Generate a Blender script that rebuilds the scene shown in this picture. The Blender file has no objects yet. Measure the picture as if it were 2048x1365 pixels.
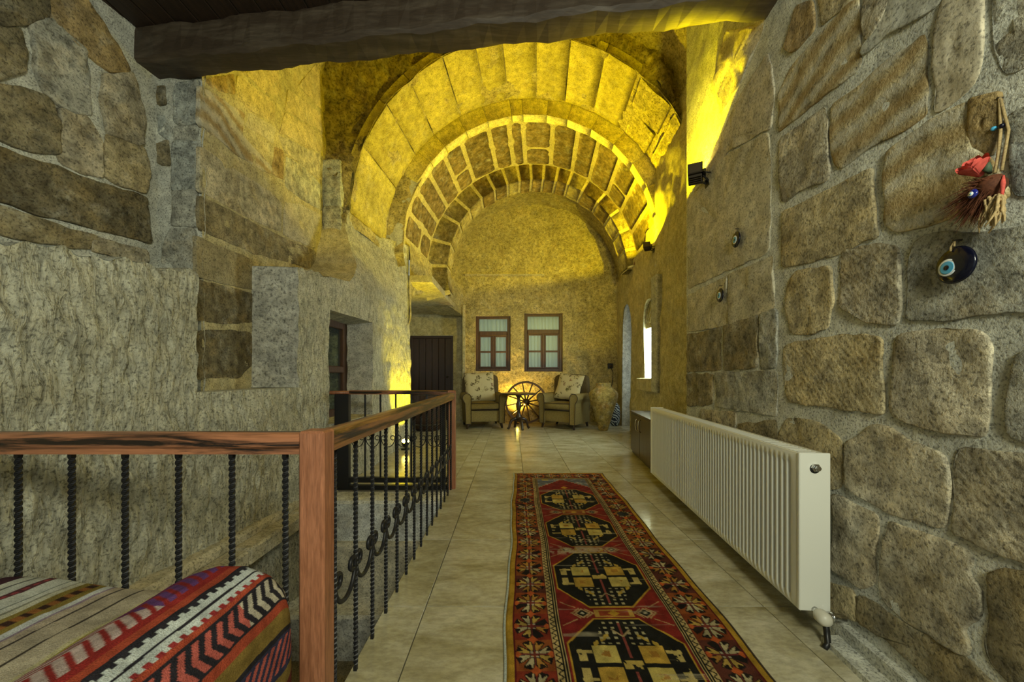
import bpy, math, random
import numpy as np
from mathutils import Vector, Matrix

# ------------------------------------------------------------------ camera, world, lights, exposure
F, CX, HY, CAMZ = 720.0, 1024.0, 750.0, 1.05        # focal length in px, axis column, horizon row, eye height
scene = bpy.context.scene
col = scene.collection
cam_data = bpy.data.cameras.new('camera')
cam_data.sensor_width = 36.0
cam_data.lens = F / 2048.0 * 36.0
cam_data.shift_y = (HY - 682.5) / 2048.0
cam_data.clip_start = 0.02
cam = bpy.data.objects.new('camera', cam_data)
cam.location = (0, 0, CAMZ)
cam.rotation_euler = (math.radians(90), 0, 0)
col.objects.link(cam)
scene.camera = cam

world = bpy.data.worlds.new('world')
scene.world = world
world.use_nodes = True
world.node_tree.nodes['Background'].inputs['Color'].default_value = (0.62, 0.74, 0.66, 1)
world.node_tree.nodes['Background'].inputs['Strength'].default_value = 0.5

scene.view_settings.view_transform = 'Standard'
scene.view_settings.look = 'None'
scene.view_settings.exposure = 0.1
scene.view_settings.gamma = 1.0
scene.view_settings.use_curve_mapping = False
scene.cycles.use_denoising = True
scene.cycles.max_bounces = 8
scene.cycles.diffuse_bounces = 4
scene.cycles.sample_clamp_indirect = 4.0

def lamp(name, kind, loc, energy, color, aim=None, **kw):
    d = bpy.data.lights.new(name, kind)
    d.energy = energy
    d.color = color
    for k, v in kw.items():
        setattr(d, k, v)
    o = bpy.data.objects.new(name, d)
    o.location = loc
    if aim is not None:
        o.rotation_euler = Vector(aim).to_track_quat('-Z', 'Y').to_euler()
    col.objects.link(o)
    return o

YEL = (1.0, 0.77, 0.0)
# the bright opening behind and right of the viewpoint that lights the near stonework
lamp('entrance_light', 'AREA', (0.55, -0.95, 1.95), 57, (1.0, 1.0, 0.76), (-0.18, 0.95, 0.03), shape='DISK', size=0.6)
# wall floods (light leaves upward, cut off at the housing lip) and the two floor uplights
lamp('wall_flood_light', 'SPOT', (1.392, 2.62, 2.60), 190, YEL, (-0.10, 0.38, 1), spot_size=math.radians(166), spot_blend=0.10, shadow_soft_size=0.02)
lamp('wall_flood_light', 'SPOT', (2.015, 5.23, 3.00), 250, YEL, (-0.22, 0.05, 1), spot_size=math.radians(166), spot_blend=0.10, shadow_soft_size=0.02)
lamp('floor_uplight_light', 'SPOT', (-1.41, 5.10, 0.16), 300, YEL, (-0.16, 0.04, 1), spot_size=math.radians(80), spot_blend=0.9, shadow_soft_size=0.03)
lamp('floor_uplight_light', 'SPOT', (0.10, 7.72, 0.16), 120, (1.0, 0.62, 0.10), (0.02, 0.14, 1), spot_size=math.radians(140), spot_blend=0.9, shadow_soft_size=0.03)
# daylight-toned lamps added in side passage and left recess, brightening the far hall
lamp('passage_fill', 'AREA', (2.62, 7.05, 1.3), 4, (0.86, 1.0, 0.95), (-1, -0.05, -0.1), shape='RECTANGLE', size=0.4, size_y=1.6)
lamp('curtain_fill', 'AREA', (0.2, 8.285, 1.75), 4.5, (0.9, 0.97, 0.9), (0, -1, 0), shape='RECTANGLE', size=2.1, size_y=1.2)  # added backlight that brightens the window curtains
lamp('recess_fill', 'AREA', (-2.70, 6.6, 1.3), 4, (0.86, 1.0, 0.95), (1, 0.25, -0.1), shape='RECTANGLE', size=1.2, size_y=1.4)

# ------------------------------------------------------------------ helpers
rng = random.Random(7)

def PX(px, py, Y):
    "a photo pixel at distance Y"
    return Vector(((px - CX) / F * Y, Y, CAMZ - (py - HY) / F * Y))

def on_wall(px, py, O, n):
    "a photo pixel on the plane through O with normal n"
    d = Vector(((px - CX) / F, 1.0, -(py - HY) / F))
    c = Vector((0, 0, CAMZ))
    return c + d * ((Vector(O) - c).dot(Vector(n)) / d.dot(Vector(n)))

def _hash(x, y, z, s):
    M = np.uint32(0xffffffff)
    h = (x.astype(np.int64) * 374761393 + y.astype(np.int64) * 668265263 + z.astype(np.int64) * 1440662683 + s * 1274126177) & 0xffffffff
    h = ((h ^ (h >> 13)) * 1274126177) & 0xffffffff
    h = ((h ^ (h >> 15)) * 668265263) & 0xffffffff
    return ((h ^ (h >> 16)) & 0xffffff) / float(0xffffff) * 2 - 1

def vnoise(x, y, z, s=0):
    x, y, z = np.broadcast_arrays(np.asarray(x, float), np.asarray(y, float), np.asarray(z, float))
    xi, yi, zi = np.floor(x), np.floor(y), np.floor(z)
    fx, fy, fz = x - xi, y - yi, z - zi
    fx, fy, fz = [f * f * (3 - 2 * f) for f in (fx, fy, fz)]
    r = 0
    for dx in (0, 1):
        for dy in (0, 1):
            for dz in (0, 1):
                w = (fx if dx else 1 - fx) * (fy if dy else 1 - fy) * (fz if dz else 1 - fz)
                r = r + w * _hash(xi + dx, yi + dy, zi + dz, s)
    return r

def fbm(x, y, z, s=0, o=4, g=0.5):
    r, a, f = 0, 1.0, 1.0
    for k in range(o):
        r = r + a * vnoise(np.asarray(x) * f, np.asarray(y) * f, np.asarray(z) * f, s + k * 17)
        a *= g; f *= 2.03
    return r

def sstep(a, b, x):
    t = np.clip((np.asarray(x, float) - a) / (b - a), 0, 1)
    return t * t * (3 - 2 * t)

def link(me, name, mat, parent=None, smooth=False, color=None, kind=None):
    o = bpy.data.objects.new(name, me)
    col.objects.link(o)
    if mat is not None and len(me.materials) == 0:
        me.materials.append(mat)
    if parent is not None:
        o.parent = parent
    if smooth:
        me.polygons.foreach_set('use_smooth', np.ones(len(me.polygons), bool))
    if color is not None:
        o.color = (color[0], color[1], color[2], 1)
    if kind:
        o['kind'] = kind
    return o

def tag(o, label, cat, group=None, kind=None):
    o['label'] = label; o['category'] = cat
    if group: o['group'] = group
    if kind: o['kind'] = kind
    return o

def thing(name, label, cat, loc=(0, 0, 0), rz=0.0, group=None):
    o = bpy.data.objects.new(name, None)
    o.empty_display_size = 0.1
    o.location = loc; o.rotation_euler = (0, 0, rz)
    col.objects.link(o)
    return tag(o, label, cat, group)

def mesh(verts, faces):
    me = bpy.data.meshes.new('m')
    me.from_pydata([tuple(v) for v in verts], [], faces)
    me.update()
    return me

def np_mesh(V, Q):
    "fast all-quad mesh from arrays"
    me = bpy.data.meshes.new('m')
    V = np.asarray(V, np.float32).reshape(-1, 3); Q = np.asarray(Q, np.int32).reshape(-1, 4)
    me.vertices.add(len(V)); me.vertices.foreach_set('co', V.ravel())
    me.loops.add(len(Q) * 4); me.loops.foreach_set('vertex_index', Q.ravel())
    me.polygons.add(len(Q))
    me.polygons.foreach_set('loop_start', np.arange(0, len(Q) * 4, 4, dtype=np.int32))
    me.update(calc_edges=True)
    me.validate()
    return me

def grid_quads(nu, nv, off=0, flip=False):
    i = np.arange(nu)[:, None] * (nv + 1) + np.arange(nv)[None, :]
    a, b, c, d = i, i + nv + 1, i + nv + 2, i + 1
    q = np.stack([a, d, c, b] if flip else [a, b, c, d], -1).reshape(-1, 4)
    return q + off

class MB:
    def __init__(s):
        s.v = []; s.f = []
    def add(s, vs, fs):
        o = len(s.v)
        s.v += [Vector(v) for v in vs]
        s.f += [tuple(i + o for i in f) for f in fs]
        return s
    def box(s, x0, x1, y0, y1, z0, z1, b=0.0):
        if x0 > x1: x0, x1 = x1, x0
        if y0 > y1: y0, y1 = y1, y0
        if z0 > z1: z0, z1 = z1, z0
        if b <= 0:
            vs = [(x, y, z) for x in (x0, x1) for y in (y0, y1) for z in (z0, z1)]
            return s.add(vs, [(0, 1, 3, 2), (4, 6, 7, 5), (0, 4, 5, 1), (2, 3, 7, 6), (0, 2, 6, 4), (1, 5, 7, 3)])
        b = min(b, (x1 - x0) * .49, (y1 - y0) * .49, (z1 - z0) * .49)
        vs = []; idx = {}
        X, Y, Z = (x0, x1), (y0, y1), (z0, z1)
        for i in (0, 1):
            for j in (0, 1):
                for k in (0, 1):
                    si, sj, sk = (1, -1)[i], (1, -1)[j], (1, -1)[k]
                    idx[i, j, k, 0] = len(vs); vs.append((X[i], Y[j] + sj * b, Z[k] + sk * b))
                    idx[i, j, k, 1] = len(vs); vs.append((X[i] + si * b, Y[j], Z[k] + sk * b))
                    idx[i, j, k, 2] = len(vs); vs.append((X[i] + si * b, Y[j] + sj * b, Z[k]))
        fs = []
        for a in (0, 1):
            fs.append([idx[a, j, k, 0] for j, k in ((0, 0), (1, 0), (1, 1), (0, 1))])
            fs.append([idx[j, a, k, 1] for j, k in ((0, 0), (1, 0), (1, 1), (0, 1))])
            fs.append([idx[j, k, a, 2] for j, k in ((0, 0), (1, 0), (1, 1), (0, 1))])
        for p in (0, 1):
            for q in (0, 1):
                fs.append([idx[p, q, 0, 0], idx[p, q, 0, 1], idx[p, q, 1, 1], idx[p, q, 1, 0]])
                fs.append([idx[p, 0, q, 0], idx[p, 0, q, 2], idx[p, 1, q, 2], idx[p, 1, q, 0]])
                fs.append([idx[0, p, q, 1], idx[0, p, q, 2], idx[1, p, q, 2], idx[1, p, q, 1]])
        for i in (0, 1):
            for j in (0, 1):
                for k in (0, 1):
                    fs.append([idx[i, j, k, 0], idx[i, j, k, 1], idx[i, j, k, 2]])
        return s.add(vs, fs)
    def prism(s, poly, axis, a, b):
        "poly of 2-D points extruded along axis from a to b"
        def P(p, t):
            return {'x': (t, p[0], p[1]), 'y': (p[0], t, p[1]), 'z': (p[0], p[1], t)}[axis]
        n = len(poly)
        vs = [P(p, a) for p in poly] + [P(p, b) for p in poly]
        fs = [tuple(range(n))[::-1], tuple(range(n, 2 * n))] + [(i, (i + 1) % n, n + (i + 1) % n, n + i) for i in range(n)]
        return s.add(vs, fs)
    def tube(s, path, r, n=8, cap=True, rot=0.0):
        path = [Vector(p) for p in path]
        rs = r if isinstance(r, (list, tuple)) else [r] * len(path)
        vs = []; up = None
        for i, p in enumerate(path):
            t = (path[min(i + 1, len(path) - 1)] - path[max(i - 1, 0)])
            t = t.normalized() if t.length > 1e-9 else Vector((0, 0, 1))
            if up is None:
                up = Vector((0, 0, 1)) if abs(t.z) < .9 else Vector((1, 0, 0))
            up = (up - t * up.dot(t))
            up = up.normalized() if up.length > 1e-6 else t.orthogonal().normalized()
            sd = t.cross(up)
            for k in range(n):
                a = 2 * math.pi * k / n + rot
                vs.append(p + (up * math.cos(a) + sd * math.sin(a)) * rs[i])
        fs = []
        for i in range(len(path) - 1):
            for k in range(n):
                fs.append((i * n + k, i * n + (k + 1) % n, (i + 1) * n + (k + 1) % n, (i + 1) * n + k))
        if cap:
            fs.append(tuple(range(n))[::-1]); fs.append(tuple(range((len(path) - 1) * n, len(path) * n)))
        return s.add(vs, fs)
    def lathe(s, prof, c=(0, 0, 0), n=24, M=None):
        "profile of (radius, height) about the z axis"
        vs = []
        for r, z in prof:
            for k in range(n):
                a = 2 * math.pi * k / n
                v = Vector((r * math.cos(a), r * math.sin(a), z))
                if M is not None: v = M @ v
                vs.append(v + Vector(c))
        fs = []
        for i in range(len(prof) - 1):
            for k in range(n):
                fs.append((i * n + k, i * n + (k + 1) % n, (i + 1) * n + (k + 1) % n, (i + 1) * n + k))
        fs.append(tuple(range(n))[::-1]); fs.append(tuple(range((len(prof) - 1) * n, len(prof) * n)))
        return s.add(vs, fs)
    def xf(s, M):
        s.v = [M @ v for v in s.v]; return s
    def mesh(s, parent=None, world=False):
        off = Vector(parent.location) if (world and parent is not None) else Vector((0, 0, 0))
        return mesh([v - off for v in s.v], s.f)
    def build(s, name, mat, parent=None, world=True, smooth=False, color=None, kind=None):
        return link(s.mesh(parent, world), name, mat, parent, smooth, color, kind)

# ------------------------------------------------------------------ materials (all procedural)
def nodes(name):
    m = bpy.data.materials.new(name); m.use_nodes = True
    nt = m.node_tree
    return m, nt, nt.nodes['Principled BSDF']

def N(nt, typ, **kw):
    n = nt.nodes.new(typ)
    for k, v in kw.items():
        if k.startswith('i_'):
            key = k[2:].replace('_', ' ')
            sock = n.inputs[int(key)] if key.isdigit() else n.inputs[key]
            if isinstance(v, bpy.types.NodeSocket): nt.links.new(v, sock)
            else: sock.default_value = v
        else:
            setattr(n, k, v)
    return n

def ramp(nt, fac, stops):
    r = nt.nodes.new('ShaderNodeValToRGB')
    el = r.color_ramp.elements
    while len(el) < len(stops): el.new(0.5)
    for e, (p, c) in zip(el, stops):
        e.position = p
        e.color = (c, c, c, 1) if isinstance(c, (int, float)) else (c[0], c[1], c[2], 1)
    nt.links.new(fac, r.inputs['Fac'])
    return r.outputs['Color']

def mixc(nt, fac, a, b, mode='MIX'):
    m = nt.nodes.new('ShaderNodeMix'); m.data_type = 'RGBA'; m.blend_type = mode
    for s, v in ((m.inputs['Factor'], fac), (m.inputs['A'], a), (m.inputs['B'], b)):
        if isinstance(v, bpy.types.NodeSocket): nt.links.new(v, s)
        elif isinstance(v, (int, float)): s.default_value = v
        else: s.default_value = (v[0], v[1], v[2], 1)
    return m.outputs['Result']

def noise(nt, vec, scale, detail=5, rough=0.55, dist=0.0):
    return N(nt, 'ShaderNodeTexNoise', i_Vector=vec, i_Scale=scale, i_Detail=detail, i_Roughness=rough, i_Distortion=dist).outputs['Fac']

def position(nt, scale=None, per_object=False):
    p = N(nt, 'ShaderNodeNewGeometry').outputs['Position']
    if per_object:
        r = N(nt, 'ShaderNodeObjectInfo').outputs['Random']
        mul = N(nt, 'ShaderNodeMath', operation='MULTIPLY', i_0=r, i_1=37.0).outputs[0]
        p = N(nt, 'ShaderNodeVectorMath', operation='ADD', i_0=p, i_1=N(nt, 'ShaderNodeCombineXYZ', i_X=mul, i_Y=mul, i_Z=mul).outputs[0]).outputs[0]
    if scale is not None:
        p = N(nt, 'ShaderNodeMapping', i_Vector=p, i_Scale=scale).outputs[0]
    return p

def bump(nt, bsdf, h, strength=0.5, dist=0.02):
    b = N(nt, 'ShaderNodeBump', i_Height=h, i_Strength=strength, i_Distance=dist)
    nt.links.new(b.outputs['Normal'], bsdf.inputs['Normal'])
    return b

def math_(nt, op, a, b):
    return N(nt, 'ShaderNodeMath', operation=op, i_0=a, i_1=b).outputs[0]

def stone_mat(name, base=None, style='plain', contrast=1.0, bs=0.95, bd=0.02, fine=30, tint=(0.50, 0.36, 0.13), tintf=0.45):
    m, nt, b = nodes(name)
    p = position(nt, per_object=base is None)
    c = N(nt, 'ShaderNodeObjectInfo').outputs['Color'] if base is None else base
    big = noise(nt, p, 3.2, 6, .6, .4)
    mid = noise(nt, p, 15, 9, .68)
    fin = noise(nt, p, fine * 3.0, 4, .65)
    c = mixc(nt, math_(nt, 'MULTIPLY', ramp(nt, noise(nt, p, 5.5, 7, .6), [(.48, 0.), (.72, 1.)]), tintf), c, tint)
    c = mixc(nt, math_(nt, 'MULTIPLY', ramp(nt, noise(nt, p, 8.5, 8, .65, .3), [(.52, 0.), (.68, 1.)]), .42 * contrast), c, (0.52, 0.52, 0.44))
    c = mixc(nt, 1.0, c, ramp(nt, big, [(.28, 1 - .42 * contrast), (.72, 1 + .25 * contrast)]), 'MULTIPLY')
    c = mixc(nt, 1.0, c, ramp(nt, mid, [(.32, 1 - .60 * contrast), (.64, 1 + .38 * contrast)]), 'MULTIPLY')
    c = mixc(nt, 1.0, c, ramp(nt, fin, [(.34, .38), (.50, 1.06)]), 'MULTIPLY')
    h = math_(nt, 'ADD', mid, math_(nt, 'MULTIPLY', fin, .35))
    if style == 'banded':
        w = N(nt, 'ShaderNodeTexWave', i_Vector=N(nt, 'ShaderNodeMapping', i_Vector=position(nt, None, True), i_Rotation=(0.12, 0, 0)).outputs[0], bands_direction='Z', i_Scale=2.6, i_Distortion=7.0, i_Detail=4.0, **{'i_Detail_Scale': .9}).outputs['Fac']
        c = mixc(nt, ramp(nt, w, [(.45, 0.), (.95, .65)]), c, (0.34, 0.23, 0.08))
        c = mixc(nt, ramp(nt, w, [(.05, .55), (.35, 0.)]), c, (0.58, 0.56, 0.46))
        h = math_(nt, 'ADD', h, math_(nt, 'MULTIPLY', w, .10))
    if style == 'chisel':
        w = N(nt, 'ShaderNodeTexWave', i_Vector=N(nt, 'ShaderNodeMapping', i_Vector=N(nt, 'ShaderNodeNewGeometry').outputs['Position'], i_Rotation=(0.75, 0, 0)).outputs[0], bands_direction='Y', i_Scale=13.0, i_Distortion=6.0, i_Detail=4.0).outputs['Fac']
        h = math_(nt, 'ADD', h, math_(nt, 'MULTIPLY', w, .09))
        c = mixc(nt, 1.0, c, ramp(nt, w, [(.1, .90), (.6, 1.03)]), 'MULTIPLY')
    if style == 'hewn':
        g = N(nt, 'ShaderNodeNewGeometry').outputs['Position']
        w = noise(nt, N(nt, 'ShaderNodeMapping', i_Vector=g, i_Rotation=(-.10, 0, 0), i_Scale=(8, 42, 11)).outputs[0], 1.0, 5, .6, .9)
        h = math_(nt, 'ADD', math_(nt, 'MULTIPLY', h, .35), math_(nt, 'MULTIPLY', w, .9))
        c = mixc(nt, 1.0, c, ramp(nt, w, [(.34, .60), (.56, 1.06)]), 'MULTIPLY')
    nt.links.new(c, b.inputs['Base Color'])
    b.inputs['Roughness'].default_value = .92
    b.inputs['Specular IOR Level'].default_value = .25
    bump(nt, b, h, bs, bd)
    return m

def plain(name, c, rough=.5, metal=0.0, spec=.5, coat=0.0, noise_scale=0, amount=.25, bs=0.0):
    m, nt, b = nodes(name)
    b.inputs['Roughness'].default_value = rough; b.inputs['Metallic'].default_value = metal
    b.inputs['Specular IOR Level'].default_value = spec; b.inputs['Coat Weight'].default_value = coat
    b.inputs['Base Color'].default_value = (*c, 1)
    if noise_scale:
        p = position(nt)
        n = noise(nt, p, noise_scale, 5, .6)
        nt.links.new(mixc(nt, 1.0, c, ramp(nt, n, [(.3, 1 - amount), (.7, 1 + amount)]), 'MULTIPLY'), b.inputs['Base Color'])
        if bs: bump(nt, b, n, bs, .01)
    return m

def wood(name, c, dark, scale=(1, 1, 1), wear=.5, rough=.45, grain=6.0, lo=.42, hi=.62):
    m, nt, b = nodes(name)
    p = position(nt, scale, True)
    g = noise(nt, p, grain, 7, .65, .6)
    f = noise(nt, p, grain * 5, 4, .6)
    k = mixc(nt, math_(nt, 'MULTIPLY', ramp(nt, g, [(lo, 1.), (hi, 0.)]), wear), c, dark)
    k = mixc(nt, 1.0, k, ramp(nt, f, [(.3, .75), (.7, 1.18)]), 'MULTIPLY')
    nt.links.new(k, b.inputs['Base Color'])
    b.inputs['Roughness'].default_value = rough
    bump(nt, b, g, .35, .006)
    return m

def attr_mat(name, rough=.95, fine=500, bs=.6):
    m, nt, b = nodes(name)
    a = N(nt, 'ShaderNodeAttribute', attribute_name='Col').outputs['Color']
    p = position(nt)
    n = noise(nt, p, fine, 2, .6); w = noise(nt, p, 14, 5, .6)
    k = mixc(nt, 1.0, a, ramp(nt, n, [(.25, .6), (.75, 1.35)]), 'MULTIPLY')
    k = mixc(nt, 1.0, k, ramp(nt, w, [(.3, .75), (.7, 1.2)]), 'MULTIPLY')
    nt.links.new(k, b.inputs['Base Color'])
    b.inputs['Roughness'].default_value = rough; b.inputs['Specular IOR Level'].default_value = .1
    bump(nt, b, n, bs, .003)
    return m

def set_colors(me, C):
    a = me.color_attributes.new('Col', 'FLOAT_COLOR', 'POINT')
    out = np.ones((len(C), 4), np.float32); out[:, :3] = C
    a.data.foreach_set('color', out.ravel())

M = {}
M['stone'] = stone_mat('stone')
M['stone_banded'] = stone_mat('stone_banded', style='banded')
M['stone_chisel'] = stone_mat('stone_chiseled', style='chisel')
M['stone_smooth'] = stone_mat('stone_smooth', contrast=.6, bs=.35, bd=.01, tintf=.25)
M['mortar'] = stone_mat('mortar', (0.58, 0.59, 0.52), contrast=.5, bs=.6, bd=.012, fine=40, tintf=.12)
M['bedrock'] = stone_mat('bedrock', (0.57, 0.56, 0.44), style='hewn', contrast=.4, bs=1.0, bd=.03, fine=26, tintf=.35, tint=(.44, .36, .16))
M['plaster'] = stone_mat('rough_plaster', (0.49, 0.42, 0.19), contrast=.75, bs=1.0, bd=.03, fine=16, tintf=.35)
M['plaster_smooth'] = stone_mat('smooth_plaster', (0.48, 0.43, 0.25), contrast=.6, bs=.4, bd=.012, tintf=.3)
M['grey_plaster'] = stone_mat('grey_plaster', (0.45, 0.45, 0.40), contrast=.6, bs=.5, bd=.015, tintf=.1)
M['pale_plaster'] = stone_mat('pale_plaster', (0.60, 0.60, 0.53), contrast=.7, bs=1.0, bd=.03, fine=16, tintf=.15)
M['pale_mortar'] = stone_mat('pale_mortar', (0.57, 0.50, 0.22), contrast=.4, bs=.4, bd=.012, tintf=.15)
M['rock'] = stone_mat('dark_rock', (0.34, 0.28, 0.13), contrast=1.0, bs=1.0, bd=.04, fine=14, tintf=.3)

def tile_mat():
    m, nt, b = nodes('travertine')
    p = position(nt, (1, 2.2, 1), True)
    a = noise(nt, p, 2.6, 8, .62, .5); f = noise(nt, p, 22, 6, .7)
    c = ramp(nt, a, [(.30, (.27, .24, .13)), (.48, (.43, .40, .27)), (.68, (.56, .54, .42))])
    c = mixc(nt, 1.0, c, ramp(nt, f, [(.32, .72), (.6, 1.08)]), 'MULTIPLY')
    nt.links.new(c, b.inputs['Base Color'])
    nt.links.new(ramp(nt, f, [(.3, .30), (.7, .10)]), b.inputs['Roughness'])
    b.inputs['Specular IOR Level'].default_value = .55
    bump(nt, b, f, .06, .004)
    return m
M['tile'] = tile_mat()
M['grout'] = plain('grout', (.16, .14, .09), .9)
M['beam'] = wood('dark_beam_wood', (.045, .03, .018), (.13, .105, .075), (.8, 6, 6), .5, .6, 3.0, .30, .52)
M['ceiling_wood'] = wood('ceiling_wood', (.035, .018, .009), (.012, .007, .004), (8, 1, 8), .6, .6)
M['rail_wood_x'] = wood('handrail_wood_across', (.38, .155, .075), (.018, .010, .007), (1.0, 14, 14), 1.0, .32, 2.2, .44, .58)
M['rail_wood_y'] = wood('handrail_wood_along', (.31, .14, .045), (.02, .011, .006), (14, 1.0, 14), 1.0, .3, 2.2, .44, .60)
M['post_wood'] = wood('post_wood', (.40, .165, .085), (.20, .07, .03), (9, 9, .8), .6, .4)
M['window_wood'] = wood('window_wood', (.085, .034, .014), (.03, .012, .005), (8, 8, 1), .6, .45)
M['door_wood'] = wood('door_wood', (.036, .013, .007), (.014, .006, .004), (9, 9, .7), .7, .45)
M['dark_wood'] = wood('turned_dark_wood', (.035, .018, .010), (.012, .007, .005), (5, 5, 1), .6, .35)
M['wheel_wood'] = wood('wheel_wood', (.12, .065, .03), (.04, .022, .012), (4, 4, 4), .6, .6)
M['cabinet'] = wood('cabinet_wood', (.05, .026, .014), (.025, .013, .008), (6, 6, .6), .6, .35)
M['iron'] = plain('black_iron', (.012, .012, .014), .45, .0, .35, .0)
M['enamel'] = plain('white_enamel', (.74, .75, .68), .28, 0, .5, .3)
M['white_plastic'] = plain('white_plastic', (.62, .60, .50), .4)
M['chrome'] = plain('chrome', (.6, .6, .58), .2, 1.0)
M['bronze'] = plain('bronze_housing', (.045, .035, .02), .45, .3)
M['black'] = plain('black_plastic', (.01, .01, .01), .4)
M['clay'] = stone_mat('clay', (.33, .26, .085), contrast=.9, bs=.5, bd=.01, tint=(.34, .12, .03), tintf=.5)
M['chair'] = plain('olive_upholstery', (.21, .165, .062), .9, 0, .2, 0, 60, .22, .25)
M['chair_dark'] = plain('dark_upholstery', (.10, .075, .035), .9, 0, .2, 0, 60, .25, .25)
M['piping'] = plain('dark_piping', (.03, .018, .01), .8)
M['wicker'] = plain('dark_brown_hide', (.05, .024, .014), .6, 0, .4, 0, 40, .4, .5)
M['bedding'] = plain('mattress_cloth', (.50, .52, .46), .95, 0, .1, 0, 30, .2)
def curtain_mat():
    m, nt, b = nodes('curtain_cloth')
    nt.nodes.remove(b)
    d = N(nt, 'ShaderNodeBsdfDiffuse', i_Color=(.62, .64, .56, 1)); t = N(nt, 'ShaderNodeBsdfTranslucent', i_Color=(.62, .66, .60, 1))
    x = N(nt, 'ShaderNodeMixShader', i_Fac=.5)
    nt.links.new(d.outputs[0], x.inputs[1]); nt.links.new(t.outputs[0], x.inputs[2])
    nt.links.new(x.outputs[0], nt.nodes['Material Output'].inputs['Surface'])
    return m
M['curtain'] = curtain_mat()
M['kilim'] = attr_mat('kilim_wool', .95, 420, .8)
M['carpet'] = attr_mat('carpet_wool', .95, 420, .7)
M['fringe'] = plain('grey_selvage', (.36, .40, .37), .95, 0, .1, 0, 120, .3)
M['eye_black'] = plain('dark_blue_glass', (.003, .004, .014), .18, 0, .4, .15)
M['eye_white'] = plain('white_glass', (.75, .80, .82), .1, 0, .5, .6)
M['eye_blue'] = plain('light_blue_glass', (.06, .36, .62), .1, 0, .5, .6)
M['cord'] = plain('straw_cord', (.36, .27, .13), .9, 0, .2, 0, 200, .3)
M['fur'] = plain('brown_fur', (.105, .035, .016), .8, 0, .3, 0, 80, .5)
M['fur_pale'] = plain('tan_wicker', (.42, .31, .15), .8, 0, .3, 0, 120, .4)
M['rose'] = plain('red_cloth_petal', (.62, .10, .08), .7, 0, .2, 0, 60, .3)
M['leaf'] = plain('green_cloth_leaf', (.05, .09, .05), .7)

def glass_mat():
    m, nt, b = nodes('window_glass')
    nt.nodes.remove(b)
    t = N(nt, 'ShaderNodeBsdfTransparent', i_Color=(.86, .92, .88, 1))
    g = N(nt, 'ShaderNodeBsdfGlossy', i_Roughness=.4, i_Color=(.9, .95, 1, 1))
    x = N(nt, 'ShaderNodeMixShader', i_Fac=.03)
    nt.links.new(t.outputs[0], x.inputs[1]); nt.links.new(g.outputs[0], x.inputs[2])
    nt.links.new(x.outputs[0], nt.nodes['Material Output'].inputs['Surface'])
    return m
M['glass'] = glass_mat()

def emit(name, c, s):
    m, nt, b = nodes(name)
    b.inputs['Base Color'].default_value = (*c, 1)
    b.inputs['Emission Color'].default_value = (*c, 1)
    b.inputs['Emission Strength'].default_value = s
    return m
M['daylight_pane'] = emit('daylight_frosted_pane', (.84, 1.0, .92), 32.0)
M['lamp_lens'] = emit('lamp_lens', (1.0, .78, .12), 60.0)

def floral_mat():
    m, nt, b = nodes('floral_cloth')
    p = position(nt)
    wv = N(nt, 'ShaderNodeVectorMath', operation='ADD', i_0=p, i_1=N(nt, 'ShaderNodeVectorMath', operation='SCALE', i_0=N(nt, 'ShaderNodeTexNoise', i_Vector=p, i_Scale=16.0, i_Detail=3.0).outputs['Color'], i_Scale=.11).outputs[0]).outputs[0]
    v = N(nt, 'ShaderNodeTexVoronoi', i_Vector=wv, i_Scale=7.5)
    d, vc = v.outputs['Distance'], v.outputs['Color']
    br = noise(nt, p, 27, 4, .7)
    mask = math_(nt, 'MULTIPLY', ramp(nt, d, [(.34, 1.), (.42, 0.)]), ramp(nt, br, [(.46, 0.), (.52, 1.)]))
    tone = ramp(nt, N(nt, 'ShaderNodeSeparateColor', i_Color=vc).outputs[0], [(.35, (.10, .075, .03)), (.55, (.20, .085, .05)), (.75, (.12, .11, .04))])
    c = mixc(nt, mask, (.52, .46, .27), tone)
    nt.links.new(c, b.inputs['Base Color'])
    b.inputs['Roughness'].default_value = .9; b.inputs['Specular IOR Level'].default_value = .2
    return m
M['floral'] = floral_mat()
# ------------------------------------------------------------------ setting: floor and stairwell
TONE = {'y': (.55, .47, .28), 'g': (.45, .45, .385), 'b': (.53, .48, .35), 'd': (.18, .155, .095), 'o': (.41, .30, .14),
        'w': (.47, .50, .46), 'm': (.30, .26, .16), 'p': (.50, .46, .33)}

fl = MB()
fl.box(-.58, 2.9, -1.3, 8.6, -.30, -.012)
fl.box(-3.0, -.58, 3.32, 8.6, -.30, -.012)
fl.box(-2.4, -.58, -1.3, 1.10, -.30, -.012)
floor = fl.build('floor', M['grout'], kind='structure')
cols = [-.39, .12, .63, 1.14, 1.65, 2.16, 2.67]
rows = [1.631 + .66 * k for k in range(-4, 11)]
G = .0022
def tile(x0, x1, y0, y1):
    t = MB(); t.box(x0 + G, x1 - G, y0 + G, y1 - G, -.012, 0, .0012)
    t.build('tile', M['tile'], floor)
for j in range(len(rows) - 1):
    y0, y1 = rows[j], min(rows[j + 1], 8.55)
    for i in range(len(cols) - 1):
        tile(cols[i], cols[i + 1], y0, y1)
    tile(-.575, cols[0], y0, y1)
    if y1 > 3.4:
        ya = max(y0, 3.33)
        for x1 in (-.575, -1.085, -1.595, -2.105):
            tile(x1 - .51, x1, ya, y1)
    if y0 < 1.0:
        yb = min(y1, 1.09)
        for x1 in (-.575, -1.085, -1.595):
            tile(x1 - .51, x1, y0, yb)

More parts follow.
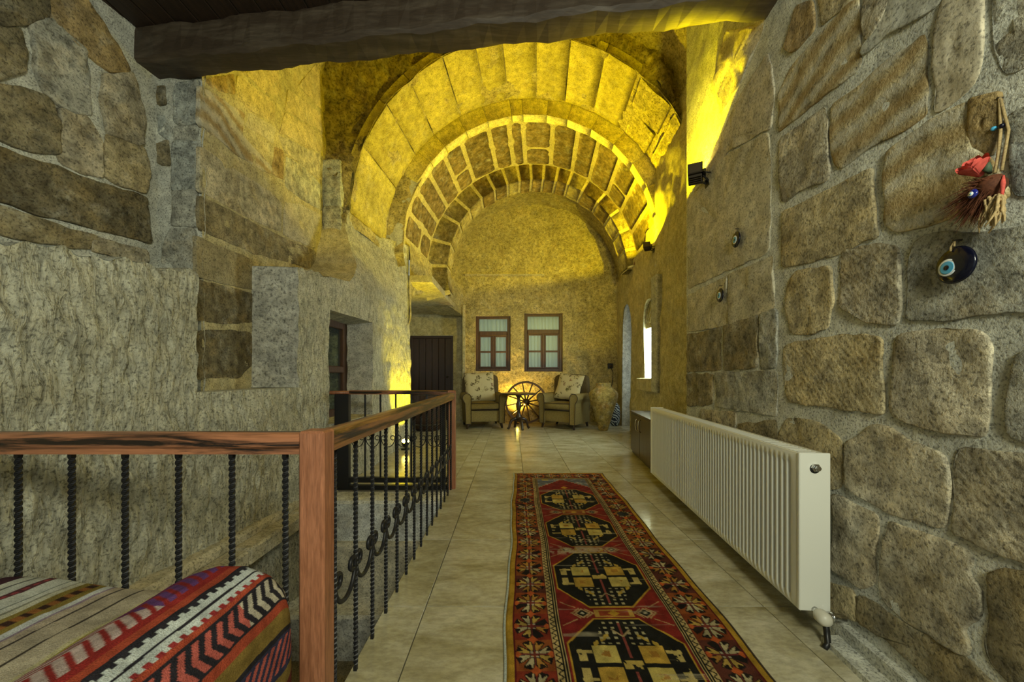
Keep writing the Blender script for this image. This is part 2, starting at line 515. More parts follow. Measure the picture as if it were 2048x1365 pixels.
stairs = thing('staircase', 'pale stone stairs going down beside the iron railing', 'stairs', (-1.2, 2.6, -2.4))
stairs['kind'] = 'structure'
def step(y0, y1, z0, z1, c):
    V = []; nx, ny = 30, 10
    s = MB(); s.box(-1.90, -.585, y0, y1, z0, z1, .02)
    s.build('step', M['stone_smooth'], stairs, color=c)
step(3.02, 3.30, -.66, -.015, (.78, .80, .77)); step(2.96, 3.32, -.9, -.345, (.72, .68, .54))  # missing light is put into the upper steps' pale tone; lower ones darker
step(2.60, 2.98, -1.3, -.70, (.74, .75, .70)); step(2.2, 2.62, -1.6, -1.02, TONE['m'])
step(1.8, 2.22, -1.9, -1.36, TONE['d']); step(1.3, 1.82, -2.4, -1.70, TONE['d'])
well = MB()
well.box(-2.4, -.5, .9, 3.4, -2.5, -2.4); well.box(-2.4, -.5, 1.0, 1.08, -2.4, -.30); well.box(-.60, -.5, 1.0, 3.35, -2.4, -.30)
well.box(-2.4, -.5, 3.30, 3.4, -2.4, -.30)
well.build('wall_stairwell', M['plaster_smooth'], kind='structure')

# ------------------------------------------------------------------ stones laid into a wall
def stone(pts3, n, parent, mat, color, proud=.014, rough=.006, seed=0, name='stone', sink=.02, grow=.009):
    "pts3: outline on the wall plane; n: outward normal. A pillow-edged rough block set into the wall."
    n = Vector(n).normalized()
    c = sum(pts3, Vector()) / len(pts3)
    u = Vector((0, 0, 1)).cross(n).normalized(); v = n.cross(u)
    q = np.array([[(p - c).dot(u), (p - c).dot(v)] for p in pts3])
    per = np.linalg.norm(np.roll(q, -1, 0) - q, axis=1)
    L = per.sum(); K = int(min(110, max(32, L / .02)))
    cum = np.concatenate([[0], np.cumsum(per)]); qq = np.vstack([q, q[:1]])
    t = np.linspace(0, L, K, endpoint=False)
    b = np.stack([np.interp(t, cum, qq[:, 0]), np.interp(t, cum, qq[:, 1])], 1)
    for _ in range(1):
        b = .5 * b + .25 * (np.roll(b, 1, 0) + np.roll(b, -1, 0))
    cen = b.mean(0); b = cen + (b - cen) * (1 + grow / max(.02, np.linalg.norm(b - cen, axis=1).mean())); R = np.linalg.norm(b - cen, axis=1).mean()
    j = np.stack([fbm(b[:, 0] * 14 + seed, b[:, 1] * 14, 0, 3, 3), fbm(b[:, 0] * 14 + seed, b[:, 1] * 14, 5, 4, 3)], 1) * min(.007, R * .045)
    b = b + j
    ins = [0, 0, .0015, .005, .02]; hs = [-sink, proud * .45, proud * .85, proud * .98, proud]
    fr = [1 - min(.9, d / max(R, .03)) for d in ins]
    last = fr[-1]
    for k in (.75, .5, .25):
        fr.append(last * k); hs.append(proud * 1.06)
    V = []
    for k, (f, h) in enumerate(zip(fr, hs)):
        p = cen + (b - cen) * f
        hh = h + (fbm(p[:, 0] * 9 + seed * 3.1, p[:, 1] * 9, seed, 9, 3) * rough if k > 1 else 0)
        V.append(np.concatenate([p, np.broadcast_to(np.asarray(hh, float).reshape(-1, 1) if np.ndim(hh) else hh, (K, 1))], 1))
    V = np.vstack(V + [np.array([[cen[0], cen[1], proud * 1.06]])])
    U3, V3, N3 = np.array(u), np.array(v), np.array(n)
    W = np.array(c)[None] + V[:, :1] * U3 + V[:, 1:2] * V3 + V[:, 2:] * N3
    fs = []
    for r in range(len(fr) - 1):
        for k in range(K):
            fs.append((r * K + k, r * K + (k + 1) % K, (r + 1) * K + (k + 1) % K, (r + 1) * K + k))
    o = (len(fr) - 1) * K
    fs += [(o + k, o + (k + 1) % K, len(W) - 1) for k in range(K)]
    return link(mesh(W, fs), name, mat, parent, True, color)

def wall_sheet(name, path, z0, z1, mat, du=.04, dz=.04, amp=.006, fr=6, seed=1, hole=None):
    "vertical displaced sheet along a plan polyline; normal is to the left of travel"
    P = [Vector((a[0], a[1])) for a in path]
    s = [0]
    for a, b in zip(P, P[1:]): s.append(s[-1] + (b - a).length)
    nu = max(1, int(s[-1] / du)); nz = max(1, int((z1 - z0) / dz))
    t = np.linspace(0, s[-1], nu + 1)
    x = np.interp(t, s, [p.x for p in P]); y = np.interp(t, s, [p.y for p in P])
    dx, dy = np.gradient(x), np.gradient(y); l = np.hypot(dx, dy); nx, ny = -dy / l, dx / l
    z = np.linspace(z0, z1, nz + 1)
    X, Z = np.meshgrid(x, z, indexing='ij'); Y, _ = np.meshgrid(y, z, indexing='ij')
    d = fbm(X * fr, Y * fr, Z * fr, seed, 4) * amp
    V = np.stack([X + d * nx[:, None], Y + d * ny[:, None], Z], -1)
    return link(np_mesh(V, grid_quads(nu, nz)), name, mat, None, True, kind='structure')

# ------------------------------------------------------------------ right wall, near part
RO, Rn = Vector((1.189, 0, 0)), Vector((-1, .0912, 0)).normalized()
def rx(Y): return 1.189 + .0912 * Y
wall_right = wall_sheet('wall_right', [(rx(-1.25), -1.25), (rx(3.02), 3.02)], -.05, 4.6, M['mortar'], .03, .03, .0022, 7, 2)
bx = MB(); bx.prism([(rx(3.015) + .012, 3.015), (rx(3.015) + .55, 3.015), (rx(2.8) + .55, 2.8), (rx(2.8) + .03, 2.8)], 'z', 0, 4.6)
bx.build('pier', M['plaster_smooth'], wall_right)

def Zm(ox, oy, s, pts): return [(ox + u / s, oy + v / s) for u, v in pts]
z1 = lambda *p: Zm(1548, 0, 4.096, p)
z2 = lambda *p: Zm(1548, 300, 4.096, p)
z3 = lambda *p: Zm(1548, 600, 4.096, p)
z4 = lambda *p: Zm(1598, 900, 4.551, p)
z5 = lambda *p: Zm(1598, 1100, 4.551, p)
px = lambda *p: list(p)
RST = [
 (z1((180, 70), (310, 20), (325, 180), (325, 250), (150, 420), (100, 380), (150, 220)), 'o', 'stone'),
 (z1((372, -60), (650, -60), (600, 20), (405, 190)), 'y', 'stone'),
 (z1((690, 10), (695, 300), (680, 580), (440, 760), (60, 1060), (60, 760), (150, 545), (400, 270), (620, 40)), 'y', 'stone_banded'),
 (z1((760, -60), (960, -60), (900, 105), (830, 240), (765, 300), (752, 150)), 'b', 'stone'),
 (z1((985, -60), (1365, -60), (1345, 40), (1180, 150), (960, 250), (800, 400), (752, 440), (770, 330), (855, 250), (920, 110)), 'g', 'stone_smooth'),
 (z1((1225, 310), (1225, 880), (1250, 945), (990, 1090), (780, 1200), (600, 1345), (525, 1345), (495, 1100), (495, 860), (730, 700), (970, 490)), 'y', 'stone_banded'),
 (z1((1440, -60), (1690, -60), (1700, 180), (1700, 480), (1670, 640), (1500, 780), (1335, 880), (1335, 330), (1380, 80)), 'b', 'stone_smooth'),
 (z1((1840, -60), (2200, -60), (2200, 400), (1960, 545), (1900, 540), (1850, 430), (1825, 200)), 'g', 'stone'),
 (px((1562, 282), (1650, 216), (1654, 270), (1658, 330), (1654, 357), (1600, 382), (1567, 400), (1563, 340)), 'b', 'stone'),
 (px((1778, 305), (1856, 252), (1936, 210), (1942, 240), (1940, 300), (1975, 320), (2010, 395), (1920, 425), (1830, 455), (1795, 466), (1780, 440), (1776, 370)), 'y', 'stone_banded'),
 (px((1945, 205), (2000, 192), (1998, 246), (1985, 300), (1948, 285)), 'o', 'stone'),
 (px((2030, 235), (2110, 200), (2110, 380), (2028, 380)), 'w', 'stone'),
 (z2((85, 510), (190, 470), (450, 330), (795, 170), (805, 430), (835, 715), (690, 765), (540, 835), (200, 940), (85, 950)), 'y', 'stone'),
 (px((1594, 546), (1662, 537), (1665, 590), (1666, 610), (1655, 655), (1630, 664), (1585, 662), (1575, 620), (1578, 570)), 'y', 'stone'),
 (px((1692, 506), (1755, 494), (1792, 498), (1795, 570), (1796, 630), (1790, 643), (1728, 638), (1685, 604), (1686, 525)), 'b', 'stone_chisel'),
 (px((1837, 486), (1900, 463), (1975, 470), (2120, 440), (2120, 622), (2026, 618), (1914, 631), (1820, 638), (1825, 590), (1832, 520)), 'g', 'stone'),
 (z3((105, 380), (330, 325), (560, 305), (845, 305), (865, 420), (875, 800), (875, 930), (640, 890), (135, 825), (105, 700)), 'y', 'stone_chisel'),
 (z3((1000, 335), (1180, 285), (1670, 255), (1770, 400), (1750, 700), (1715, 1080), (1400, 1070), (1180, 1000), (970, 925), (1005, 700)), 'b', 'stone'),
 (z3((1990, 500), (2200, 430), (2200, 1150), (2048, 1120), (1920, 1070), (1965, 800)), 'g', 'stone'),
 (px((1576, 838), (1633, 848), (1672, 875), (1682, 890), (1680, 972), (1640, 975), (1585, 960), (1560, 880)), 'y', 'stone'),
 (px((1700, 893), (1750, 856), (1795, 868), (1820, 890), (1890, 915), (1893, 965), (1890, 1050), (1840, 1042), (1780, 1020), (1696, 973)), 'b', 'stone'),
 (px((1923, 908), (1972, 909), (2110, 925), (2110, 1150), (2048, 1120), (1976, 1090), (1915, 1066), (1915, 988), (1917, 934)), 'b', 'stone_chisel'),
 (z4((340, 425), (600, 565), (715, 625), (695, 800), (675, 1195), (560, 1235), (310, 1065), (330, 700)), 'b', 'stone'),
 (px((1784, 1047), (1818, 1064), (1905, 1093), (1933, 1106), (1948, 1130), (1928, 1148), (1958, 1178), (1950, 1232), (1925, 1258), (1937, 1268), (1937, 1304), (1916, 1300), (1818, 1240), (1775, 1210), (1767, 1182), (1770, 1120)), 'b', 'stone'),
 (px((1986, 1158), (2020, 1150), (2120, 1170), (2120, 1480), (2040, 1370), (1990, 1330), (1982, 1275)), 'm', 'stone'),
 (z5((275, 315), (475, 370), (515, 500), (515, 640), (420, 600), (255, 525)), 'y', 'stone'),
 (px((1728, 1196), (1752, 1207), (1785, 1231), (1818, 1252), (1915, 1310), (1950, 1334), (2030, 1400), (1960, 1420), (1880, 1372), (1815, 1318), (1750, 1262), (1724, 1248)), 'm', 'stone'),
 (px((1974, 1040), (2000, 1030), (2010, 1035)), 'b', 'stone'),
 # smooth dressed courses towards the pier corner
 (px((1377, 578), (1377, 398), (1452, 312), (1540, 262), (1541, 502), (1480, 530)), 'p', 'stone_smooth'),
 (px((1395, 380), (1425, 310), (1470, 215), (1535, 110), (1545, 180), (1541, 256), (1455, 305)), 'b', 'stone_smooth'),
 (px((1428, 168), (1452, 62), (1528, 52), (1480, 170), (1445, 225)), 'p', 'stone_smooth'),
 (px((1377, 592), (1454, 552), (1456, 652), (1377, 664)), 'p', 'stone_smooth'),
 (px((1458, 550), (1545, 512), (1548, 618), (1459, 650)), 'p', 'stone_smooth'),
 (px((1376, 671), (1441, 659), (1441, 739), (1376, 743)), 'm', 'stone'),
 (px((1450, 654), (1515, 634), (1515, 733), (1450, 739)), 'm', 'stone'),
 (px((1522, 631), (1554, 625), (1553, 731), (1522, 733)), 'g', 'stone'),
 (px((1376, 750), (1425, 749), (1424, 809), (1376, 811)), 'm', 'stone'),
 (px((1434, 747), (1551, 742), (1551, 831), (1436, 813)), 'g', 'stone'),
 (px((1480, 850), (1551, 842), (1560, 900), (1500, 890)), 'm', 'stone'),
 (px((1405, 820), (1470, 826), (1470, 860), (1405, 840)), 'b', 'stone'),
]
for k, (pp, tone, mt) in enumerate(RST):
    if len(pp) < 4: continue
    c = TONE[tone]; g = rng.uniform(.9, 1.1)
    proud = .006 if mt == 'stone_smooth' and tone == 'p' else .007
    stone([on_wall(a, b, RO, Rn) for a, b in pp], Rn, wall_right, M[mt], [v * g for v in c], proud, .007, k * 1.7 + 1, grow=(.005 if tone == 'p' else .014))
# more courses above and behind the viewpoint so the wall goes on outside the frame
for r, (za, zb) in enumerate(((.12, .62), (.66, 1.12), (1.16, 1.60), (1.64, 2.05), (2.09, 2.55), (2.6, 3.1))):
    for k in range(4):
        ya = .62 - k * .45 - (r % 2) * .18; yb = ya - .41
        stone([Vector((rx(y), y, z)) for y, z in ((ya, za), (yb, za), (yb, zb), (ya, zb))], Rn, wall_right, M['stone'], TONE['bgym'[(r + k) % 4]], .014, .006, r * 7 + k)
kerb = MB()
kerb.prism([(rx(-1.2) - .13, -1.2), (rx(-1.2) + .02, -1.2), (rx(1.42) + .02, 1.42), (rx(1.42) - .10, 1.42)], 'z', 0, .022)
kerb.prism([(rx(-1.2) - .05, -1.2), (rx(-1.2) + .02, -1.2), (rx(1.5) + .02, 1.5), (rx(1.5) - .03, 1.5)], 'z', 0, .07)
kerb.build('baseboard_right', M['mortar'], kind='structure')

# ------------------------------------------------------------------ right wall, far part with doorway and daylight niche
def fx(Y): return 1.60 + .0912 * Y
def sheet(strips, X, axis_norm, mat, name, du=.035, dz=.035, smooth=True, kind='structure', parent=None):
    "strips: (u0,u1,zlo(u),zhi(u)); X(u,z)->x; surface of points (X, u, z)"
    V, Q, off = [], [], 0
    for u0, u1, lo, hi in strips:
        nu = max(1, int((u1 - u0) / du)); u = np.linspace(u0, u1, nu + 1)
        l = np.array([lo(a) if callable(lo) else lo for a in u]); h = np.array([hi(a) if callable(hi) else hi for a in u])
        nz = max(1, int((h - l).max() / dz)); t = np.linspace(0, 1, nz + 1)
        Z = l[:, None] + (h - l)[:, None] * t[None]; U = np.broadcast_to(u[:, None], Z.shape)
        V.append(np.stack([X(U, Z), U, Z], -1).reshape(-1, 3)); Q.append(grid_quads(nu, nz, off)); off += (nu + 1) * (nz + 1)
    return link(np_mesh(np.vstack(V), np.vstack(Q)), name, mat, parent, smooth, kind=kind)

def rev(path, d, mat, name, parent=None, kind=None, n=4):
    "reveal: an outline extruded along d"
    V = np.array([[np.array(p) + np.array(d) * k / n for k in range(n + 1)] for p in path])
    return link(np_mesh(V, grid_quads(len(path) - 1, n)), name, mat, parent, True, kind=kind)

def FX(u, z):
    return fx(u) - fbm(u * 2.2, z * 2.2, 3.3, 21, 5) * .030 - .02 * np.maximum(0, fbm(u * 1.1, z * 1.1, 9, 5, 2))
DA, DB = 6.70, 7.41
def door_top(u): return 1.85 + .58 * math.sqrt(max(0, 1 - ((u - (DA + DB) / 2) / ((DB - DA) / 2)) ** 2))
NA, NB, NZ0, NZ1 = 5.18, 5.74, 1.0, 1.95
def niche_top(u): return NZ1 + .25 * math.sqrt(max(0, 1 - ((u - (NA + NB) / 2) / ((NB - NA) / 2)) ** 2))
wall_far = sheet([(2.95, NA, 0, 4.3), (NA, NB, 0, NZ0), (NA, NB, niche_top, 3.3), (NB, DA, 0, 3.1), (DA, DB, door_top, 3.1), (DB, 8.1, 0, 3.1)], FX, None, M['plaster_smooth'], 'wall_right_far')
us = np.linspace(DA, DB, 25)
out = [(float(FX(DA, 0.)), DA, 0)] + [(float(FX(a, 1.5)), a, door_top(a)) for a in us] + [(float(FX(DB, 0.)), DB, 0)]
rev(out, (.75, .05, 0), M['grey_plaster'], 'doorway_reveal', wall_far)
bk = MB(); bk.box(fx(7) + .7, fx(7) + .8, 6.3, 7.9, 0, 2.8); bk.build('passage_wall', M['grey_plaster'], wall_far)
us = np.linspace(NA, NB, 21)
out = [(float(FX(NA, 1.)), NA, NZ0)] + [(float(FX(a, 1.9)), a, niche_top(a)) for a in us] + [(float(FX(NB, 1.)), NB, NZ0), (float(FX(NA, 1.)), NA, NZ0)]
rev(out, (.26, .02, 0), M['plaster_smooth'], 'niche_reveal', wall_far)
nb = MB(); nb.box(fx(5.4) + .045, fx(5.4) + .34, NA - .1, NB + .1, 1.78, 2.4); nb.build('niche_tympanum', M['plaster'], wall_far)
for k, r in enumerate((.10, .17, .24)):
    a = MB(); a.tube([(fx(5.46) + .038, 5.46 + r * math.cos(t), 1.84 + r * 1.25 * math.sin(t)) for t in np.linspace(.1, math.pi - .1, 16)], .011, 6)
    a.build('carved_arc', M['plaster_smooth'], wall_far, smooth=True)
win4 = MB(); win4.box(fx(5.46) + .11, fx(5.46) + .125, NA + .0, NB - .0, NZ0, 1.80)
w4 = win4.build('window_4', M['daylight_pane'], kind='structure')
sl = MB(); sl.box(fx(5.45) - .085, fx(5.45) + .25, NA - .08, NB + .10, .80, NZ0 - .003, .012); sl.build('niche_sill', M['plaster_smooth'], wall_far)
jm = MB(); jm.box(fx(5.05) - .07, fx(5.05) + .1, 4.96, NA - .015, .80, 2.45, .015); jm.build('niche_jamb', M['grey_plaster'], wall_far)

# ------------------------------------------------------------------ left side: rough hewn bedrock
def bX(u):
    return np.interp(u, [-1.5, 4.06, 5.1, 5.4], [-2.13, -1.574, -1.63, -1.53])
def bTop(u):
    return np.interp(u, [3.2, 4.2, 5.0, 5.25, 5.4], [-2.12, -1.90, -1.83, -1.60, -1.55])
def bdisp(u, z):
    wob = .10 * vnoise(u * 3, z * 2.2, 0, 40)
    chisel = fbm((u + wob * .6 + z * .10) * 34, z * 9, 0.0, 41, 3, .55)
    lump = fbm(u * 9, z * 8, 2.0, 44, 4)
    big = fbm(u * 2.0, z * 1.6, 4.0, 48, 3)
    k = np.interp(u, [1.0, 2.2, 3.6, 5.4], [1.0, .85, .55, .5])
    return (chisel * .0125 + lump * .008) * k + big * .014
def BXf(u, z):
    w = sstep(1.95, 2.92, z) * (np.asarray(u) > 3.2)
    return bX(u) * (1 - w) + bTop(u) * w + bdisp(u, z)
def ledge(u): return float(np.interp(u, [-1.2, 1.3, 2.02, 2.1, 2.6, 3.26], [1.45, 1.54, 1.62, 1.63, 1.90, 1.93])) + .012 * math.sin(u * 23) + .01 * math.sin(u * 61)
def up_top(u): return float(np.interp(u, [3.26, 3.6, 3.9, 4.06, 4.2, 5.4], [1.94, 1.98, 2.25, 2.6, 2.97, 2.97]))
SA, SB, SZ = 2.03, 2.86, .95
WA, WB, WZ0, WZ1 = 3.26, 4.06, .60, 1.64
wall_left = sheet([(-.9, SA, -2.45, ledge), (SA, SB, -2.45, SZ), (SB, WA, -2.45, ledge), (WA, WB, -2.45, WZ0), (WA, WB, WZ1, up_top), (WB, 5.4, -.1, up_top)],
                  BXf, None, M['bedrock'], 'wall_left', .0115, .0115)
def lp(u, z): return (float(BXf(u, z)), u, z)
rev([lp(u, ledge(u)) for u in np.arange(-.9, SA, .03)] + [lp(SA, ledge(SA))], (-.62, 0, .0), M['mortar'], 'ledge_top', wall_left)
rev([lp(u, ledge(u)) for u in np.arange(SB, WA, .03)], (-.6, 0, .02), M['mortar'], 'ledge_top', wall_left)
rev([lp(u, up_top(u)) for u in np.arange(WA, 4.22, .02)], (-.6, 0, .02), M['plaster_smooth'], 'ledge_top', wall_left)
rev([lp(SB, z) for z in np.arange(SZ, ledge(SB), .03)] + [lp(SB, ledge(SB))], (-.42, -.04, 0), M['pale_plaster'], 'slot_reveal', wall_left, n=8)
rev([lp(SA, z) for z in np.arange(SZ, ledge(SA), .03)] + [lp(SA, ledge(SA))], (-.5, 0, 0), M['bedrock'], 'slot_reveal', wall_left)
rev([lp(u, SZ) for u in np.linspace(SA, SB, 30)], (-.5, 0, -.01), M['mortar'], 'slot_sill', wall_left)
rev([lp(WB, z) for z in np.linspace(WZ0, WZ1, 40)], (-.26, -.06, 0), M['grey_plaster'], 'window_reveal', wall_left)
rev([lp(WA, z) for z in np.linspace(WZ0, WZ1, 40)], (-.26, .02, 0), M['bedrock'], 'window_reveal', wall_left)
rev([lp(u, WZ1) for u in np.linspace(WA, WB, 40)], (-.26, 0, -.03), M['bedrock'], 'window_reveal', wall_left)
rev([lp(u, WZ0) for u in np.linspace(WA, WB, 40)], (-.26, 0, .02), M['plaster_smooth'], 'window_sill', wall_left)
rev([lp(5.4, z) for z in np.linspace(-.1, 2.97, 60)], (-1.3, .02, 0), M['plaster_smooth'], 'wall_return', wall_left)
lg = MB()
for k in range(3):
    lg.box(-1.80 + k * .03, -1.58, 1.62 + k * .56, 2.17 + k * .56, -.11, -.008 + .004 * k, .012)
lg.build('wall_ledge', M['stone_smooth'], wall_left, color=TONE['p'])
lg = MB(); lg.box(-1.85, -1.69, 1.55, 3.3, -.02, .055, .02); lg.build('wall_ledge', M['stone_smooth'], wall_left, color=TONE['p'])

# upper left wall of coursed stones, set back above the bedrock ledge
LO, Ln = Vector((-2.52, 0, 0)), Vector((1, -.1, 0)).normalized()
wall_lu = wall_sheet('wall_left_upper', [(-2.52 + .1 * 2.36, 2.36), (-2.52 - .125, -1.25)], 1.2, 3.25, M['mortar'], .03, .03, .006, 7, 3)
q = lambda *p: Zm(0, 0, 2.438, p)
LST = [
 (q((-60, 420), (120, 440), (240, 490), (258, 620), (262, 735), (180, 735), (60, 700), (-60, 650)), 'm', 'stone'),
 (q((290, 545), (420, 585), (468, 700), (486, 855), (400, 838), (290, 780)), 'b', 'stone'),
 (q((500, 380), (640, 362), (685, 520), (688, 695), (520, 640), (492, 500)), 'b', 'stone'),
 (q((512, 660), (690, 722), (715, 800), (698, 935), (600, 900), (512, 860)), 'y', 'stone'),
 (q((-60, 715), (200, 800), (690, 965), (715, 1175), (600, 1150), (200, 1045), (-60, 960)), 'd', 'stone'),
 (q((225, -40), (380, -40), (500, 120), (618, 338), (520, 338), (400, 250), (250, 100)), 'o', 'stone'),
 (q((155, 130), (250, 112), (400, 262), (425, 420), (425, 550), (320, 528), (200, 430), (172, 320)), 'g', 'stone'),
 (q((-60, -40), (205, -40), (215, 85), (120, 115), (-60, 130)), 'd', 'stone'),
 (q((-60, 150), (92, 160), (110, 345), (-60, 380)), 'm', 'stone'),
 (q((-60, 990), (200, 1080), (450, 1150), (458, 1210), (200, 1190), (-60, 1120)), 'm', 'stone'),
 (q((470, 1165), (700, 1222), (700, 1280), (470, 1232)), 'b', 'stone'),
]
for k, (pp, tone, mt) in enumerate(LST):
    stone([on_wall(a, b, LO, Ln) for a, b in pp], Ln, wall_lu, M[mt], TONE[tone], .022, .014, 60 + k * 1.3, grow=.018)
for r, (za, zb) in enumerate(((1.5, 1.9), (1.95, 2.3), (2.35, 2.7), (2.75, 3.1))):
    for k in range(5):
        ya = 1.55 - k * .5 - (r % 2) * .2; yb = ya - .46
        if ya > 1.62: continue
        stone([Vector((-2.52 + .1 * y, y, z)) for y, z in ((ya, za), (yb, za), (yb, zb), (ya, zb))], Ln, wall_lu, M['stone'], TONE['mbgd'[(r + k) % 4]], .025, .012, r * 9 + k)
# the jog that faces the viewpoint, with dressed quoins
jog = wall_sheet('wall_left_jog', [(-1.995, 2.335), (-2.42, 2.335)], .9, 3.3, M['mortar'], .025, .025, .016, 9, 8)
JO, Jn = Vector((0, 2.335, 0)), Vector((0, -1, 0))
for k, (pp, tone) in enumerate([
 (q((862, 420), (970, 402), (968, 608), (858, 608)), 'w'), (q((862, 622), (966, 616), (966, 688), (862, 688)), 'g'),
 (q((850, 700), (966, 692), (966, 928), (842, 928)), 'w'), (q((852, 942), (966, 936), (960, 1108), (852, 1098)), 'g'),
 (q((845, 1125), (958, 1122), (955, 1330), (800, 1285), (820, 1180)), 'g'), (q((762, 432), (812, 430), (812, 512), (762, 512)), 'd'),
 (q((740, 560), (800, 575), (845, 640), (835, 690), (760, 640)), 'w'), (q((740, 720), (830, 690), (820, 800), (750, 800)), 'm')]):
    stone([on_wall(a, b, JO, Jn) for a, b in pp], Jn, jog, M['stone'], TONE[tone], .018, .008, 90 + k)
# inner wall behind the ledge, lit by the flood
IA, IB = Vector((-2.0, 2.32, 0)), Vector((-2.17, 4.2, 0))
In = Vector((IB.y - IA.y, -(IB.x - IA.x), 0)).normalized()
inner = wall_sheet('wall_left_inner', [(IB.x, IB.y), (IA.x, IA.y)], .85, 4.6, M['plaster_smooth'], .03, .03, .006, 7, 5)
w = lambda *p: Zm(380, 130, 3.174, p)
w4 = lambda *p: Zm(0, 400, 2.923, p)
IST = [
 (w((64, 515), (200, 612), (500, 800), (575, 875), (572, 1062), (400, 985), (64, 805)), 'p', 'stone'),
 (w((64, 825), (400, 1002), (590, 1095), (798, 1185), (800, 1300), (560, 1240), (400, 1195), (180, 1105), (64, 1045)), 'm', 'stone'),
 (w((605, 875), (700, 885), (835, 960), (808, 1030), (795, 1165), (593, 1080)), 'p', 'stone_smooth'),
 (w((64, 135), (345, 310), (330, 440), (400, 520), (515, 640), (505, 695), (300, 575), (170, 465), (64, 375)), 'b', 'stone_banded'),
 (w((372, 302), (540, 392), (526, 498), (352, 385)), 'p', 'stone_smooth'), (w((535, 520), (590, 545), (590, 730), (525, 690)), 'o', 'stone'),
 (w((612, 585), (720, 645), (836, 770), (836, 925), (700, 848), (604, 770)), 'g', 'stone'),
 (w((565, 445), (852, 585), (836, 738), (604, 552)), 'p', 'stone'), (w((604, 305), (856, 455), (856, 572), (566, 430)), 'y', 'stone_smooth'),
 (w((300, 65), (505, 215), (535, 270), (535, 362), (372, 285), (292, 185)), 'y', 'stone_smooth'), (w((335, 45), (560, 20), (560, 180), (512, 205)), 'y', 'stone_smooth'),
 (w((622, 155), (862, 335), (862, 440), (604, 290)), 'y', 'stone_smooth'), (w((690, 130), (820, -40), (870, -40), (875, 240), (866, 318)), 'y', 'stone_smooth'),
 (w((90, 90), (275, 60), (285, 190), (150, 160)), 'o', 'stone'),
 (w4((1148, 215), (1472, 352), (1476, 528), (1290, 488), (1150, 448)), 'm', 'stone_smooth'), (w4((1148, 462), (1478, 552), (1478, 716), (1300, 726), (1146, 698)), 'd', 'stone'),
 (w4((1150, 762), (1466, 772), (1476, 958), (1400, 1036), (1150, 1048)), 'd', 'stone'),
]
for k, (pp, tone, mt) in enumerate(IST):
    stone([on_wall(a, b, IA, In) for a, b in pp], In, inner, M[mt], TONE[tone], .005, .003, 120 + k * 1.1, grow=.006)
# ------------------------------------------------------------------ vaults
VZ = 2.94
def vc(Y): return .27 + .078 * (Y - 5.17)
def arc_piece(name, parent, mat, a0, a1, Y0, Y1, r, th, color=None, rough=.004, gap=.006, cxf=vc, seed=0, da=3.0, dy=.12, zc=VZ, bev=.008):
    "a solid curved block: inner face at radius r, thickness th outward; angles in degrees, 0 = right"
    ga = math.degrees(gap / r)
    a0, a1 = a0 + ga, a1 - ga; Y0, Y1 = Y0 + gap, Y1 - gap
    na = max(2, int((a1 - a0) / da)); ny = max(2, int((Y1 - Y0) / dy))
    A = np.radians(np.linspace(a0, a1, na + 1)); Yv = np.linspace(Y0, Y1, ny + 1)
    AA, YY = np.meshgrid(A, Yv, indexing='ij')
    R = r + fbm(AA * 9 + seed, YY * 9, seed, 3, 3) * rough
    R[0] += bev; R[-1] += bev; R[:, 0] += bev; R[:, -1] += bev
    C = np.vectorize(cxf)(YY)
    V = np.stack([C + R * np.cos(AA), YY, zc + R * np.sin(AA)], -1).reshape(-1, 3)
    idx = np.arange((na + 1) * (ny + 1)).reshape(na + 1, ny + 1)
    loop = list(idx[:, 0]) + list(idx[-1, 1:]) + list(idx[-2::-1, -1]) + list(idx[0, -2:0:-1])
    ro = r + th
    O = np.stack([C + ro * np.cos(AA), YY, zc + ro * np.sin(AA)], -1).reshape(-1, 3)[loop]
    n0 = len(V); V = np.vstack([V, O]); Lp = len(loop)
    Q = np.vstack([grid_quads(na, ny), np.array([(loop[k], loop[(k + 1) % Lp], n0 + (k + 1) % Lp, n0 + k) for k in range(Lp)])])
    return link(np_mesh(V, Q), name, mat, parent, False, color)

def barrel(name, Y0, Y1, r, mat, a0=-4, a1=184, amp=.012, cxf=vc, kind='structure', parent=None, fr=4, zc=VZ):
    na, ny = 110, max(8, int((Y1 - Y0) / .035))
    A = np.radians(np.linspace(a0, a1, na + 1)); Yv = np.linspace(Y0, Y1, ny + 1)
    AA, YY = np.meshgrid(A, Yv, indexing='ij')
    R = r + fbm(AA * r * fr, YY * fr, 1.0, 33, 4) * amp
    C = np.vectorize(cxf)(YY)
    V = np.stack([C + R * np.cos(AA), YY, zc + R * np.sin(AA)], -1)
    return link(np_mesh(V, grid_quads(na, ny)), name, mat, parent, True, kind=kind)

# first bay: long smooth slabs on the left and crown, rough plaster on the right
bay1 = barrel('ceiling_vault', 4.2, 5.2, 2.085, M['plaster'], amp=.018)
JA = [180, 158, 142.6, 131.9, 118.9, 107.7, 98.8, 87.7, 76.4, 64.5, 52]
for k, (a1, a0) in enumerate(zip(JA, JA[1:])):
    g = rng.uniform(.92, 1.1)
    arc_piece('vault_slab', bay1, M['stone_smooth'], a0, a1, 4.2, 5.17, 2.07, .12, [v * g for v in (.50, .43, .11)], .004, .007, seed=k)
for k, (a1, a0, y0, y1) in enumerate(((51, 36, 4.2, 4.7), (35, 18, 4.2, 5.17), (50, 37, 4.72, 5.17))):
    arc_piece('vault_slab', bay1, M['plaster'], a0, a1, y0, y1, 2.062, .1, None, .02, .02, seed=40 + k, dy=.04, da=1)
